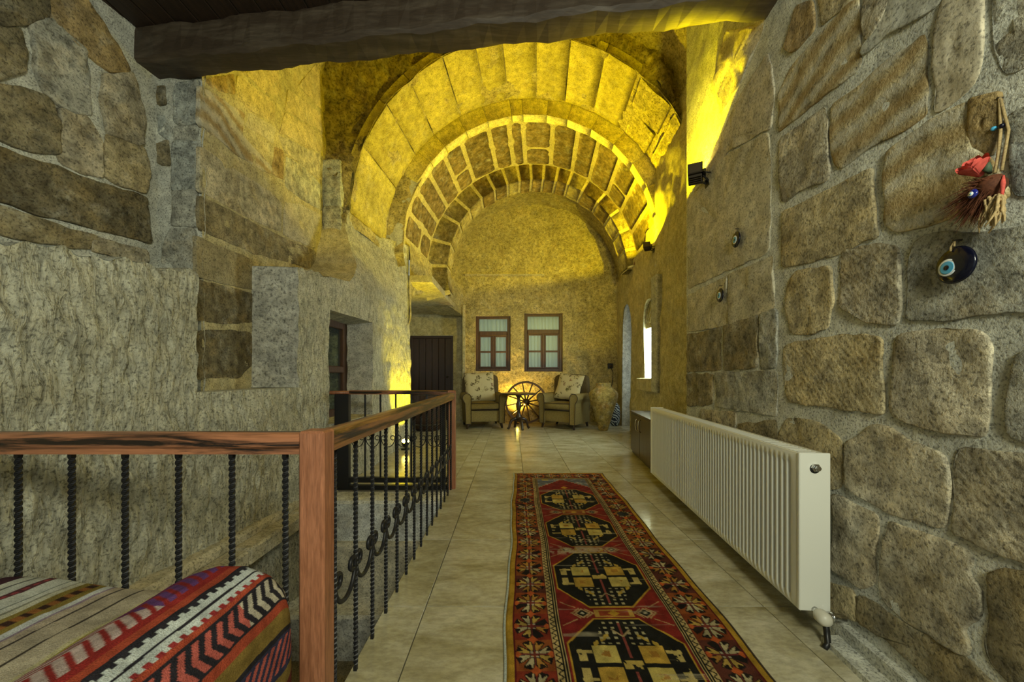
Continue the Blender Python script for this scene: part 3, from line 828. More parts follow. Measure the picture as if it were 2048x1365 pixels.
# the pale arch ring
ring = barrel('ceiling_arch_ring', 5.19, 5.30, 1.87, M['mortar'], a0=0, a1=152, amp=.0)
RA = [152, 141, 131.5, 120, 109.5, 98.5, 93.5, 83, 73.5, 62, 50, 38, 26, 13, 0]
for k, (a1, a0) in enumerate(zip(RA, RA[1:])):
    g = rng.uniform(.95, 1.08)
    arc_piece('voussoir', ring, M['stone_smooth'], a0, a1, 5.17, 5.33, 1.84, .26, [v * g for v in (.88, .79, .32)], .003, .003, seed=70 + k, dy=.06)
# second bay: dark rough stones between broad pale mortar joints
bay2 = barrel('ceiling_vault', 5.20, 6.60, 1.874, M['pale_mortar'], amp=.003)
SBJ = [176, 164, 154, 144, 133.5, 123.6, 109.8, 100.3, 93.8, 80, 68, 57.5, 45, 33, 20, 8]
for k, (a1, a0) in enumerate(zip(SBJ, SBJ[1:])):
    y = 5.34
    for y1 in ((5.95, 6.42) if k % 4 == 0 else (6.42,)):
        g = rng.uniform(.8, 1.2)
        if (y1 - y) > .1:
            arc_piece('vault_stone', bay2, M['stone'], a0 + .9, a1 - .9, y, y1, 1.864, .06, [v * g for v in (.22, .165, .07)], .004, .006, seed=100 + k * 3 + y, dy=.06, da=2)
        y = y1 + .03
# second arch, standing forward of the end wall
C2 = lambda Y: .45
arch2 = barrel('ceiling_arch_ring', 6.45, 6.88, 1.625, M['plaster_smooth'], a0=0, a1=196, amp=.006, cxf=C2)
R2 = [194, 178, 164, 150, 139, 128, 118, 109, 101, 93.5, 86, 78, 70, 60, 48, 36, 24, 12, 0]
for k, (a1, a0) in enumerate(zip(R2, R2[1:])):
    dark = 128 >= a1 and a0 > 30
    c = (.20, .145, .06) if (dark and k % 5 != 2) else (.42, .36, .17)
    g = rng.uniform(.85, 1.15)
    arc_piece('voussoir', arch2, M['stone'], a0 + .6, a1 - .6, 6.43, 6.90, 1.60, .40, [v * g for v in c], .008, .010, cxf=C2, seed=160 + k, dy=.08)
bay3 = barrel('ceiling_vault', 6.55, 8.05, 1.89, M['plaster'], amp=.015)

def annulus(name, parent, mat, cx, Y, r0, r1, a0, a1, amp=.0):
    na, nr = 90, 6
    A = np.radians(np.linspace(a0, a1, na + 1)); AA, R = np.meshgrid(A, np.linspace(r0, r1, nr + 1), indexing='ij')
    X = cx + R * np.cos(AA); Z = VZ + R * np.sin(AA)
    return link(np_mesh(np.stack([X, Y + fbm(X * 5, Z * 5, 1, 55, 4) * amp, Z], -1), grid_quads(na, nr)), name, mat, parent, True)
annulus('arch_filling', arch2, M['pale_mortar'], .45, 6.452, 1.615, 2.05, 0, 196)
annulus('arch_filling', ring, M['mortar'], vc(5.19), 5.185, 1.85, 2.14, -2, 186)
annulus('rough_springer', ring, M['plaster'], vc(5.17), 5.17, 1.83, 2.14, 149, 190, .03)

# rough rock face around the mouth of the first bay
def rock_face():
    na, nr = 220, 60
    A = np.radians(np.linspace(-6, 186, na + 1)); t = np.linspace(0, 1, nr + 1) ** 1.4
    AA, T = np.meshgrid(A, t, indexing='ij')
    R = 2.10 + T * 1.7
    X = .194 + R * np.cos(AA); Z = VZ + R * np.sin(AA)
    d = fbm(X * 3.5, Z * 3.5, 7, 61, 5, .58) * .10
    Yv = 4.20 + d - T * .25 + .03
    return link(np_mesh(np.stack([X, Yv, Z], -1), grid_quads(na, nr)), 'wall_arch_face', M['rock'], None, True, kind='structure')
face = rock_face()
annulus('leak_blocker', face, M['rock'], vc(4.45), 4.45, 2.088, 3.6, -6, 186)  # unseen sheet added behind the rock face to block a light leak
jb = MB(); jb.box(-2.6, -1.93, 4.16, 4.4, 1.7, 2.95); jb.build('arch_pier', M['plaster'], face)
for k, (za, zb, xa, xb, t) in enumerate(((2.98, 3.50, -2.16, -1.95, 'w'), (2.66, 2.97, -2.15, -1.95, 'g'), (2.48, 2.65, -2.20, -1.88, 'w'), (2.2, 2.46, -2.17, -1.93, 'g'))):
    p = [Vector((x, 4.15, z)) for x, z in ((xa, za), (xb, za), (xb - .01, zb), (xa, zb))]
    stone(p, (0, -1, 0), face, M['stone'], TONE[t], .05, .012, 200 + k)

# near vault between the beam and the first bay
def near_vault():
    ny, ns = 70, 90
    Yv = np.linspace(1.85, 4.30, ny + 1)
    s = np.linspace(0, 1, ns + 1)
    V = []
    for Y in Yv:
        xl, zl = -2.0 - .0904 * (Y - 2.32) - .02, 4.15
        k = float(sstep(2.55, 3.35, Y))
        xr, zr = (1 - k) * (rx(Y) + .02) + k * (fx(Y) + .03), (1 - k) * 3.18 + k * 4.0
        top = 5.25
        a = np.pi * (1 - s)
        x = (xl + xr) / 2 + (xr - xl) / 2 * np.cos(a)
        base = zl + (zr - zl) * (x - xl) / (xr - xl)
        z = base + (top - base) * np.sin(a) ** .8
        d = fbm(x * 4, Y * 4, z * 4, 81, 4) * .025
        V.append(np.stack([x, np.full_like(x, Y), z + d], -1))
    return link(np_mesh(np.array(V), grid_quads(ny, ns)), 'ceiling_near_vault', M['plaster'], None, True, kind='structure')
near_vault()
# ------------------------------------------------------------------ end wall with its two windows and the side recess with the door
YB = 8.0
W1 = (-.811, -.033, 1.132, 2.361); W2 = (.274, 1.129, 1.12, 2.42)
def xz_sheet(strips, mat, name, Y=YB, amp=.022, dx=.03, parent=None, kind='structure', fr=3.5):
    V, Q, off = [], [], 0
    for x0, x1, a, b in strips:
        nx, nz = max(1, int((x1 - x0) / dx)), max(1, int((b - a) / dx))
        X, Z = np.meshgrid(np.linspace(x0, x1, nx + 1), np.linspace(a, b, nz + 1), indexing='ij')
        d = fbm(X * fr, 3.0, Z * fr, 91, 5, .55) * amp
        V.append(np.stack([X, Y + d, Z], -1).reshape(-1, 3)); Q.append(grid_quads(nx, nz, off)); off += (nx + 1) * (nz + 1)
    return link(np_mesh(np.vstack(V), np.vstack(Q)), name, mat, parent, True, kind=kind)
wall_back = xz_sheet([(-1.04, W1[0], 0, 2.55), (W1[0], W1[1], 0, W1[2]), (W1[0], W1[1], W1[3], 2.55), (W1[1], W2[0], 0, 2.55), (W2[0], W2[1], 0, W2[2]),
                      (W2[0], W2[1], W2[3], 2.55), (W2[1], 2.6, 0, 2.55), (-1.75, 2.6, 2.55, 5.2)], M['plaster'], 'wall_back')
lb = MB(); lb.prism([(7.93, 3.275), (8.05, 3.30), (8.05, 3.24), (7.965, 3.24)], 'x', -1.04, .72); lb.build('plaster_ledge', M['plaster_smooth'], wall_back)
lb = MB(); lb.box(-1.10, -1.03, 7.9, 8.4, 0, 2.6, .02); lb.build('wall_corner', M['plaster_smooth'], wall_back)
def reveal_box(w, d, parent, mat):
    x0, x1, z0, z1 = w
    rev([(x0, YB, z0), (x0, YB, z1), (x1, YB, z1), (x1, YB, z0), (x0, YB, z0)], (0, d, 0), mat, 'window_reveal', parent)
def curtain(x0, x1, z0, z1, y, parent, folds=9, tilt=0.0):
    nx, nz = 60, 8
    X, Z = np.meshgrid(np.linspace(x0, x1, nx + 1), np.linspace(z0, z1, nz + 1), indexing='ij')
    ph = (X - x0) / (x1 - x0) * folds * 2 * np.pi
    Y = y + .022 * np.sin(ph + .6 * np.sin(ph * .37)) + .01 * np.sin(ph * 2.3 + Z * 2)
    L0 = parent.location
    return link(np_mesh(np.stack([X - L0.x, Y - L0.y, Z - L0.z], -1), grid_quads(nx, nz)), 'curtain', M['curtain'], parent, True)
def back_window(name, w, seed):
    x0, x1, z0, z1 = w
    reveal_box(w, .16, wall_back, M['plaster_smooth'])
    root = bpy.data.objects.new(name, None); root.location = ((x0 + x1) / 2, YB + .1, z0); col.objects.link(root); root['kind'] = 'structure'
    ya, yb = YB + .07, YB + .135
    t = .075; zt = z0 + (z1 - z0) * .685
    m = MB(); m.box(x0, x0 + t, ya, yb, z0, z1, .008); m.box(x1 - t, x1, ya, yb, z0, z1, .008); m.box(x0, x1, ya + .004, yb - .004, z0, z0 + t * .9, .008); m.box(x0, x1, ya + .004, yb - .004, z1 - t * .8, z1, .008)
    m.build('frame', M['window_wood'], root)
    m = MB(); m.box(x0 + t, x1 - t, ya - .02, yb, zt - .05, zt + .05, .01); m.build('transom', M['window_wood'], root)
    s0, s1 = x0 + t, x1 - t; zs0, zs1 = z0 + t * .9, zt - .05; xm = (s0 + s1) / 2; zm = (zs0 + zs1) / 2
    m = MB()
    m.box(xm - .028, xm + .028, ya - .012, yb - .01, zs0, zs1, .006); m.build('mullion', M['window_wood'], root)
    for a, b in ((s0, xm - .028), (xm + .028, s1)):
        m = MB(); m.box(a, a + .03, ya - .008, yb - .015, zs0, zs1, .005); m.box(b - .03, b, ya - .008, yb - .015, zs0, zs1, .005); m.box(a, b, ya - .006, yb - .017, zs0, zs0 + .035, .005); m.box(a, b, ya - .006, yb - .017, zs1 - .03, zs1, .005)
        m.build('sash', M['window_wood'], root)
        m = MB(); m.box(a + .03, b - .03, ya - .004, yb - .02, zm - .02, zm + .02, .005); m.build('glazing_bar', M['window_wood'], root)
        for c, d in ((zs0 + .03, zm), (zm, zs1 - .03)):
            m = MB(); m.box(a + .02, b - .02, ya + .012, ya + .018, c, d); m.build('pane', M['glass'], root)
    m = MB(); m.box(x0 + t * .8, x1 - t * .8, ya + .012, ya + .018, zt + .04, z1 - t * .6); m.build('pane', M['glass'], root)
    curtain(x0 + .02, x1 - .02, z0 + .02, z1 - .02, YB + .20, root, 8 + seed)
    return root
back_window('window_1', W1, 0)
back_window('window_2', W2, 2)
m = MB(); m.box(-.95, 1.3, 8.30, 8.34, .9, 2.6); m.build('room_back', M['plaster_smooth'], wall_back)

DX0, DX1, DZ = -2.36, -1.355, 1.95
wall_door = xz_sheet([(-3.0, DX0, 0, 2.5), (DX0, DX1, DZ, 2.5), (DX1, -1.0, 0, 2.5)], M['plaster_smooth'], 'wall_back_recess', 8.3, .012)
door = bpy.data.objects.new('door_1', None); door.location = ((DX0 + DX1) / 2, 8.34, 0); col.objects.link(door); door['kind'] = 'structure'
rev([(DX0, 8.3, 0), (DX0, 8.3, DZ), (DX1, 8.3, DZ), (DX1, 8.3, 0)], (0, .1, 0), M['plaster_smooth'], 'door_reveal', wall_door)
for k in range(6):
    a = DX0 + .05 + k * (DX1 - DX0 - .1) / 6; b = a + (DX1 - DX0 - .1) / 6
    m = MB(); m.box(a + .003, b - .003, 8.36, 8.39, .01, DZ - .05, .006); m.build('plank', M['door_wood'], door)
m = MB(); m.box(DX0, DX0 + .06, 8.34, 8.40, 0, DZ, .006); m.box(DX1 - .06, DX1, 8.34, 8.40, 0, DZ, .006); m.box(DX0, DX1, 8.342, 8.398, DZ - .06, DZ, .006); m.build('frame', M['door_wood'], door)
m = MB(); m.box(DX0 + .05, DX1 - .05, 8.39, 8.40, 0, DZ - .04); m.build('backing', M['black'], door)
m = MB(); m.lathe([(.02, 0), (.02, .02), (.01, .025), (.01, .05), (.022, .06), (.022, .08), (.01, .09)], (DX1 - .14, 8.36, 1.0), 10, Matrix.Rotation(math.radians(90), 3, 'X')); m.build('handle', M['bronze'], door, smooth=True)
# lintel of rock over the recess and the recess ceiling
def lin_lo(u): return float(np.interp(u, [5.38, 5.5, 5.75, 6.1, 6.6, 7.3, 8.0], [1.80, 1.92, 2.28, 2.46, 2.50, 2.42, 2.36]))
def LX(u, z):
    return np.interp(u, [5.38, 6.4, 8.0], [-1.53, -1.44, -1.10]) + fbm(u * 3, z * 3, 5, 71, 4) * .03 - .35 * sstep(2.9, 2.0, z) * (np.asarray(u) < 5.9) * sstep(5.4, 5.7, u) * .4
lintel = sheet([(5.36, 8.02, lin_lo, 3.02)], LX, None, M['plaster'], 'wall_left_lintel')
rev([(float(LX(u, lin_lo(u))), u, lin_lo(u)) for u in np.linspace(5.36, 8.02, 60)], (-.55, 0, .02), M['plaster'], 'lintel_soffit', lintel)
m = MB(); m.box(-3.0, -1.2, 5.4, 8.4, 2.44, 2.54); m.box(-3.05, -2.75, 5.4, 8.4, 0, 2.5); m.build('recess_wall', M['plaster_smooth'], lintel)

# ------------------------------------------------------------------ ceiling boards and the beam
m = MB(); m.box(-2.75, 1.6, -1.3, 2.05, 3.19, 3.22)
ceiling = m.build('ceiling', M['ceiling_wood'], kind='structure')
xx = -2.72
while xx < 1.5:
    m = MB(); m.box(xx + .003, xx + .137, -1.3, 2.30 - (xx + 2.35) * .108, 3.170, 3.19, .004); m.build('plank', M['ceiling_wood'], ceiling); xx += .14
BL, BR = Vector((-2.40, 2.365, 0)), Vector((1.42, 1.945, 0))
def beam():
    d = (BR - BL).normalized(); nrm = Vector((d.y, -d.x, 0))           # towards the viewpoint
    n = 60; sec = [(0, 2.985), (.012, 2.968), (.145, 2.965), (.165, 2.985), (.165, 3.155), (.15, 3.17), (.01, 3.17), (0, 3.155)]
    V = []
    for i in range(n + 1):
        p = BL.lerp(BR, i / n)
        for k, (o, z) in enumerate(sec):
            wob = .006 * math.sin(i * .7 + k) + .004 * math.sin(i * 1.9 + k * 2)
            V.append(p + nrm * (o + wob) + Vector((0, 0, z + wob * .7)))
    K = len(sec)
    Fs = [(i * K + k, i * K + (k + 1) % K, (i + 1) * K + (k + 1) % K, (i + 1) * K + k) for i in range(n) for k in range(K)]
    Fs += [tuple(range(K)), tuple(range(n * K, n * K + K))]
    o = link(mesh(V, Fs), 'ceiling_beam', M['beam'], None, False)
    tag(o, 'heavy dark weathered timber beam spanning the hall under the board ceiling', 'beam')
beam()
m = MB(); m.prism([(BL.x, BL.y - .03), (BR.x, BR.y - .03), (BR.x, BR.y - .07), (BL.x, BL.y - .07)], 'z', 3.165, 5.4); m.build('wall_leak_panel', M['plaster'], kind='structure')  # hidden panel added so vault light does not leak above the boards
# ------------------------------------------------------------------ side window in the bedrock wall
win3 = bpy.data.objects.new('window_3', None); win3.location = (-1.85, 3.66, WZ0); col.objects.link(win3); win3['kind'] = 'structure'
xw = -1.84
m = MB(); m.box(xw - .06, xw, WA - .02, WA + .10, WZ0 + .0, WZ1 - .01, .008); m.box(xw - .06, xw, WB - .13, WB - .03, WZ0, WZ1 - .01, .008); m.box(xw - .055, xw - .004, WA, WB - .05, WZ1 - .10, WZ1 - .01, .008); m.box(xw - .055, xw - .004, WA, WB - .05, WZ0, WZ0 + .09, .008)
m.build('frame', M['window_wood'], win3)
m = MB(); m.box(xw - .05, xw + .006, WA + .1, WB - .13, 1.07, 1.14, .008); m.build('transom', M['window_wood'], win3)
m = MB(); m.box(xw - .035, xw - .029, WA + .08, WB - .11, 1.12, WZ1 - .08); m.build('pane', M['glass'], win3)
m = MB(); m.box(xw - .035, xw - .029, WA + .08, WB - .11, WZ0 + .07, 1.09); m.build('pane', M['glass'], win3)
nx, nz = 50, 6
Yc, Zc = np.meshgrid(np.linspace(WA, WB - .28, nx + 1), np.linspace(WZ0, WZ1, nz + 1), indexing='ij')
link(np_mesh(np.stack([xw - .12 + .02 * np.sin(Yc * 55) + 1.85, Yc - 3.66, Zc - WZ0], -1), grid_quads(nx, nz)), 'curtain', M['curtain'], win3, True)
m = MB(); m.box(-2.30, -2.26, 3.1, 4.2, .4, 1.8); m.box(-2.3, -1.85, 4.13, 4.15, .4, 1.8); m.build('room_back', M['rock'], wall_left)

# ------------------------------------------------------------------ stair railing
def twisted(h, s=.0070, period=.034):
    n = int(h / .0055); V = []; Fq = []
    for i in range(n + 1):
        z = h * i / n; a = 2 * math.pi * z / period * .5
        if z < .02 or z > h - .02: a = 0
        for k in range(4):
            t = a + math.pi / 4 + k * math.pi / 2
            V.append((s * 1.2 * math.cos(t), s * 1.2 * math.sin(t), z))
    for i in range(n):
        for k in range(4): Fq.append((i * 4 + k, i * 4 + (k + 1) % 4, i * 4 + 4 + (k + 1) % 4, i * 4 + 4 + k))
    return mesh(V, Fq + [(3, 2, 1, 0), tuple(range(n * 4, n * 4 + 4))])

def rail_profile(w, z0, z1):
    h = z1 - z0
    return [(-w * .42, z0), (w * .42, z0), (w * .42, z0 + h * .25), (w * .5, z0 + h * .38), (w * .5, z0 + h * .75), (w * .38, z1 - .004), (w * .2, z1), (-w * .2, z1), (-w * .38, z1 - .004), (-w * .5, z0 + h * .75), (-w * .5, z0 + h * .38), (-w * .42, z0 + h * .25)]

railing = thing('stair_railing', 'railing of twisted black iron balusters with worn brown wooden handrails and posts', 'railing', (-.555, 1.025, 0))
def post(x0, x1, y0, y1, z1, z0=-.05):
    m = MB(); m.box(x0, x1, y0, y1, z0, z1, .006)
    m.build('post', M['post_wood'], railing)
post(-.592, -.520, .995, 1.058, .893)
post(-.592, -.522, 3.30, 3.365, .905)
m = MB(); m.prism(rail_profile(.062, .828, .887), 'x', -2.02, -.590)
m.v = [Vector((v.x, v.y + 1.028, v.z)) for v in m.v]; m.build('handrail', M['rail_wood_x'], railing)
m = MB(); m.prism(rail_profile(.066, .825, .887), 'y', 1.055, 3.302)
m.v = [Vector((v.x - .556, v.y, v.z)) for v in m.v]; m.build('handrail', M['rail_wood_y'], railing)
bal = twisted(.832)
def baluster(x, y):
    o = link(bal, 'baluster', M['iron'], railing); o.location = (x - railing.location.x, y - railing.location.y, 0)
for k in range(9): baluster(-.647 - .1525 * k, 1.028)
BY = [1.126 + .1535 * k for k in range(15)]
for y in BY: baluster(-.556, y)
def scroll(L, H, r=.004):
    "garland scroll between two bars: a U with a curl at each end"
    p = []
    for t in np.linspace(0, 1, 14):
        a = math.radians(-200 + 290 * t); rr = H * (.10 + .16 * t)
        p.append((-L * .34 + rr * math.cos(a + math.pi), H * .62 + rr * math.sin(a + math.pi)))
    x0, z0 = -L * .5, H * .5
    u = [(-L * .5 * math.cos(t), H * .45 - H * .85 * math.sin(t)) for t in np.linspace(0, math.pi, 18)]
    left = [(-L * .5 + .0 + H * .20 * (1 - math.cos(t)), H * .45 + H * .20 * math.sin(t)) for t in np.linspace(math.radians(300), 0, 12)]
    right = [(-a, b) for a, b in left][::-1]
    return left + u[1:-1] + right
sc = scroll(.150, .105)
def add_scroll(parent, x, y, z, axis, pts, r, loc=None):
    m = MB()
    m.tube([(x, y + a, z + b) if axis == 'y' else (x + a, y, z + b) for a, b in pts], r, 6)
    m.build('scroll', M['iron'], parent, smooth=True)
for a, b in zip(BY, BY[1:]): add_scroll(railing, -.556, (a + b) / 2, .345, 'y', sc, .0075)
for k in range(8): add_scroll(railing, -.647 - .1525 * (k + .5), 1.028, .345, 'x', sc, .0055)

gate = thing('landing_balustrade', 'low black iron balustrade with thin straight bars closing the stairwell beyond the railing', 'railing', (-1.1, 3.34, 0))
m = MB(); m.box(-1.635, -1.505, 3.31, 3.365, -.01, .87, .004); m.build('post', M['iron'], gate)
m = MB(); m.box(-.66, -.615, 3.32, 3.355, -.01, .87, .004); m.build('post', M['iron'], gate)
m = MB(); m.box(-1.635, -.60, 3.312, 3.362, .055, .10, .004); m.build('bottom_bar', M['iron'], gate)
m = MB(); m.box(-1.635, -.60, 3.312, 3.362, -.012, .03, .004); m.build('bottom_bar', M['iron'], gate)
m = MB(); m.prism(rail_profile(.05, .868, .905), 'x', -1.50, -.592); m.v = [Vector((v.x, v.y + 3.338, v.z)) for v in m.v]; m.build('handrail', M['rail_wood_x'], gate)
m = MB(); m.tube([(-1.80, 3.338, .882), (-1.50, 3.338, .884)], .017, 8); m.build('handrail', M['post_wood'], gate, smooth=True)
bars = [-1.362 + .1425 * k for k in range(6)]
bm = MB(); bm.tube([(0, 0, .09), (0, 0, .875)], .009, 6); bar_me = bm.mesh()
for x in bars:
    o = link(bar_me, 'bar', M['iron'], gate); o.location = (x + 1.1, -.002, 0)
sc2 = scroll(.125, .10)
for a, b in zip([-1.505] + bars, bars + [-.66]): add_scroll(gate, (a + b) / 2, 3.336, .42, 'x', sc2, .004)

# ------------------------------------------------------------------ radiator
RDIR = math.atan2(.184, 2.017)
rad = thing('radiator', 'long white ribbed panel radiator hanging low on the stone wall', 'radiator', (1.149, 1.44, .104), -RDIR)
RL, RH, RD = 2.025, .632, .115        # local: y along wall, x into the wall, z up
def radiator():
    n = 58; e = .045; prof = []
    p = (RL - 2 * e) / n
    yy = [0, e * .6]; xx_ = [0, 0]
    for k in range(n):
        y0 = e + k * p
        for f, d in ((.0, .0), (.20, .001), (.32, .014), (.5, .018), (.70, .014), (.82, .001)):
            yy.append(y0 + f * p); xx_.append(d)
    yy += [RL - e * .6, RL]; xx_ += [0, 0]
    zz = [0, .03, .045, RH - .055, RH - .04, RH - .012, RH]; k = [0, 0, 1, 1, 0, 0, 0]; xo = [.006, 0, 0, 0, 0, 0, .008]
    V = np.array([[(a * kk + o, y, z) for z, kk, o in zip(zz, k, xo)] for y, a in zip(yy, xx_)])
    link(np_mesh(V, grid_quads(len(yy) - 1, len(zz) - 1, 0, True)), 'front_panel', M['enamel'], rad)
    m = MB(); m.box(-.002, RD, -.004, .010, .004, RH + .002, .003); m.build('side_panel', M['enamel'], rad, False)
    m = MB(); m.box(-.002, RD, RL - .010, RL + .004, .004, RH + .002, .003); m.build('side_panel', M['enamel'], rad, False)
    m = MB(); m.box(RD - .012, RD, .01, RL - .01, .02, RH - .02, .003); m.build('back_panel', M['enamel'], rad, False)
    m = MB()
    m.box(.004, .022, .01, RL - .01, RH - .014, RH - .002, .002); m.box(RD - .022, RD - .004, .01, RL - .01, RH - .014, RH - .002, .002)
    t = .02
    while t < RL - .03:
        m.box(.02, RD - .02, t, t + .013, RH - .010, RH - .003); t += .026
    m.build('top_grille', M['enamel'], rad, False)
    Rx = Matrix.Rotation(math.radians(90), 3, 'X')
    m = MB(); m.lathe([(.017, 0), (.017, .010), (.011, .011), (.011, .022), (.006, .023)], (.055, -.004, RH - .055), 6, Rx); m.build('air_vent', M['chrome'], rad, False)
    m = MB(); m.lathe([(.019, 0), (.019, .0015)], (.055, -.0042, RH - .060), 16, Rx); m.build('vent_gasket', M['black'], rad, False)
    m = MB(); m.lathe([(.006, 0), (.02, .002), (.026, .012), (.026, .040), (.018, .052), (.004, .056)], (.055, -.02, .008), 16, Matrix.Rotation(math.radians(-115), 3, 'Y') @ Rx); m.build('valve_cap', M['white_plastic'], rad, False, True)
    m = MB(); m.tube([(.055, .0, .012), (.055, -.03, .006)], .013, 10); m.tube([(.055, -.022, .006), (.10, -.024, .0), (.15, -.025, -.004)], [.016, .014, .013], 10); m.tube([(.098, -.024, .0), (.112, -.024, -.002)], .018, 6); m.build('valve', M['chrome'], rad, False, True)
    m = MB(); m.tube([(.075, -.024, .0), (.08, -.03, -.05), (.07, -.05, -.09), (.05, -.06, -.100)], .011, 8); m.build('pipe', M['black'], rad, False, True)
    for yb in (.35, RL - .38):
        m = MB(); m.box(RD, .165, yb, yb + .03, .05, RH - .06); m.build('bracket', M['chrome'], rad, False)
radiator()

# ------------------------------------------------------------------ runner carpet
def carpet():
    W_, L_ = .925, 3.45
    nu, nv = 270, 900
    u = np.linspace(0, W_, nu + 1); v = np.linspace(0, L_, nv + 1)
    U, Vv = np.meshgrid(u, v, indexing='ij')
    D = np.minimum(U, W_ - U); side = U > W_ / 2
    E = np.minimum(D, Vv)                                          # distance from the edge (far end at v = 0)
    C = np.zeros(U.shape + (3,))
    def put(mask, c): C[mask] = c
    gold, red, dred, black, cream, orange, navy = (.42, .25, .03), (.21, .022, .016), (.10, .012, .014), (.012, .012, .010), (.48, .36, .15), (.46, .10, .025), (.06, .07, .10)
    nz1 = fbm(U * 30, Vv * 30, 1, 5, 3); nz2 = fbm(U * 3, Vv * 3, 1, 6, 3)
    C[:] = red
    # main border ground
    put(E < .030, gold)
    put((E >= .030) & (E < .036), dred)
    bd = (E >= .036) & (E < .176)
    per = .150
    along = np.where(Vv < D, U, Vv)
    cell = np.floor(along / per); ly = along - (cell + .5) * per; lx = E - .106
    hsh = _hash(cell, side * 1.0, cell * 0, 3)
    tones = np.array([(.20, .030, .015), (.27, .075, .02), (.10, .03, .02), (.22, .05, .015)])
    C[bd] = tones[((hsh[bd] + 1) * 1.999).astype(int)]
    ang = np.arctan2(ly, lx); rad_ = np.hypot(lx, ly)
    # eight forked petals with dark outlines, diamonds between motifs
    ia = np.floor(ang / (np.pi / 4)); da = ang - (ia + .5) * np.pi / 4
    pp, qq = rad_ * np.cos(da), np.abs(rad_ * np.sin(da))
    wp = np.interp(pp, [.018, .030, .050, .066], [.003, .0075, .0125, .0150])
    ph = _hash(cell, ia, side * 1.0, 11)
    put(bd & (pp > .014) & (pp < .071) & (qq < wp + .0042), (.016, .012, .010))
    petm = bd & (pp > .020) & (pp < .066) & (qq < wp) & ~((pp > .047) & (qq < (pp - .047) * .75)) & (ph > -.82)
    pc = np.where((ph > .35)[..., None], (.44, .30, .07), np.where((ph > -.3)[..., None], (.42, .36, .20), (.40, .20, .04)))
    C[petm] = pc[petm]
    put(bd & ((np.abs(lx) < .003) | (np.abs(ly) < .003)) & (rad_ < .068), (.16, .03, .03))
    put(bd & (np.abs(np.abs(lx) - .011) < .005) & (np.abs(np.abs(ly) - .011) < .005), (.42, .36, .25))
    dia = np.abs(ly) - per / 2
    put(bd & (np.abs(dia) + np.abs(lx) < .021), orange)
    put(bd & (np.abs(np.abs(lx) - .064) + np.abs(ly) < .017), orange)
    rosd = bd & (hsh < -.78) & (rad_ < .042); put(rosd, (.025, .03, .032))
    # guard stripes: red line, zigzag cream, black, cream, black lines
    put((E >= .176) & (E < .181), dred)
    zz = (E >= .181) & (E < .205); put(zz, cream)
    tri = np.abs(((Vv / .028) % 1) - .5) * 2
    put(zz & (np.abs((E - .184) / .018 - tri) < .22), black)
    for a, b, c in ((.205, .210, black), (.210, .214, cream), (.214, .220, black), (.220, .223, cream), (.223, .227, dred)):
        put((E >= a) & (E < b), c)
    field = E >= .227
    ff = (D - .227)
    xc = U - W_ / 2; hw = W_ / 2 - .227
    C[field] = red
    C[field & (nz2 > .1)] = (.17, .016, .014)
    # medallions
    for cv in (.80, 1.385, 1.955, 2.525, 3.095):
        yv = Vv - cv
        ax, ay = np.abs(xc), np.abs(yv)
        oct_ = np.maximum(np.maximum(ax / (hw * .97), ay / .250), (ax / (hw * .97) + ay / .250) / 1.42)
        put(field & (oct_ < 1.0), gold); put(field & (oct_ < .965), black)
        inm = field & (oct_ < .93)
        # four framed squares
        for sx in (-1, 1):
            for sy in (-1, 1):
                bxx, byy = np.abs(xc - sx * .090), np.abs(yv - sy * .050)
                bright = (.50, .40, .11) if (sx * sy + int(cv * 10)) % 3 else (.48, .30, .05)
                put(inm & (bxx < .052) & (byy < .046), black)
                put(inm & (bxx < .047) & (byy < .041), bright)
                put(inm & (bxx < .018) & (byy < .014) & (nz1 > -.15), (.34, .17, .03))
                # slanted gold bars at the shoulders, animals at the flanks
                t = (ax - .060) * .8 + (ay - .135)
                put(inm & (np.abs(t - .012) < .011) & (ax > .045) & (ax < .125) & (np.abs((ax % .05) - .025) < .019), (.44, .30, .05))
                put(inm & (np.abs(ax - .178) < .014) & (np.abs(ay - .045) < .030) & (nz1 > -.35), (.46, .36, .12))
                put(inm & (np.abs(ax - .168) < .030) & (np.abs(ay - .062) < .007), (.46, .36, .12))
        put(inm & (ax < .036) & (np.abs(yv) < .020) & (np.abs(nz1) < .55), (.44, .32, .08))
        dots = (np.abs((xc * 34 + .5) % 1 - .5) < .22) & (np.abs((yv * 34) % 1 - .5) < .22)
        put(inm & dots & (ay > .10) & (ax < .11 - (ay - .1) * .3), (.40, .36, .20))
        put(inm & (ax < .004) & (ay > .03) & (ay < .22), (.22, .05, .04))
        put(inm & (np.abs(ax - (ay - .14) * .9) < .005) & (ay > .14) & (ay < .18), (.40, .30, .15))
        # bar and eye lozenges between medallions
        g = Vv - (cv + .287)
        put(field & (np.abs(xc) < .085) & (np.abs(g) < .026), (.40, .24, .05))
        put(field & (np.abs(xc) < .065) & (np.abs(g) < .016), (.26, .05, .02))
        put(field & (np.abs(xc) + np.abs(g) * 1.3 < .026), (.48, .28, .03))
        lz = np.abs(np.abs(xc) - .135) + np.abs(g) * 1.1
        put(field & (lz < .036), (.40, .28, .14)); put(field & (lz < .026), black); put(field & (lz < .010), (.44, .40, .28))
        put(field & (np.abs(lz - .046) < .005) & (np.abs(ax - .135) > .012), (.36, .24, .10))
        diag = np.abs(np.abs(xc) - .10 - (np.abs(g) - .0) * 1.6)
        put(field & (diag < .004) & (np.abs(g) < .08) & (oct_ > 1) & (ax > .16), (.40, .26, .12))
    # stepped blue spandrels at the far end
    st = .245 + np.floor(np.abs(xc) / .028) * .030
    sp = field & (Vv < np.minimum(st, .60)) & (Vv < .50)
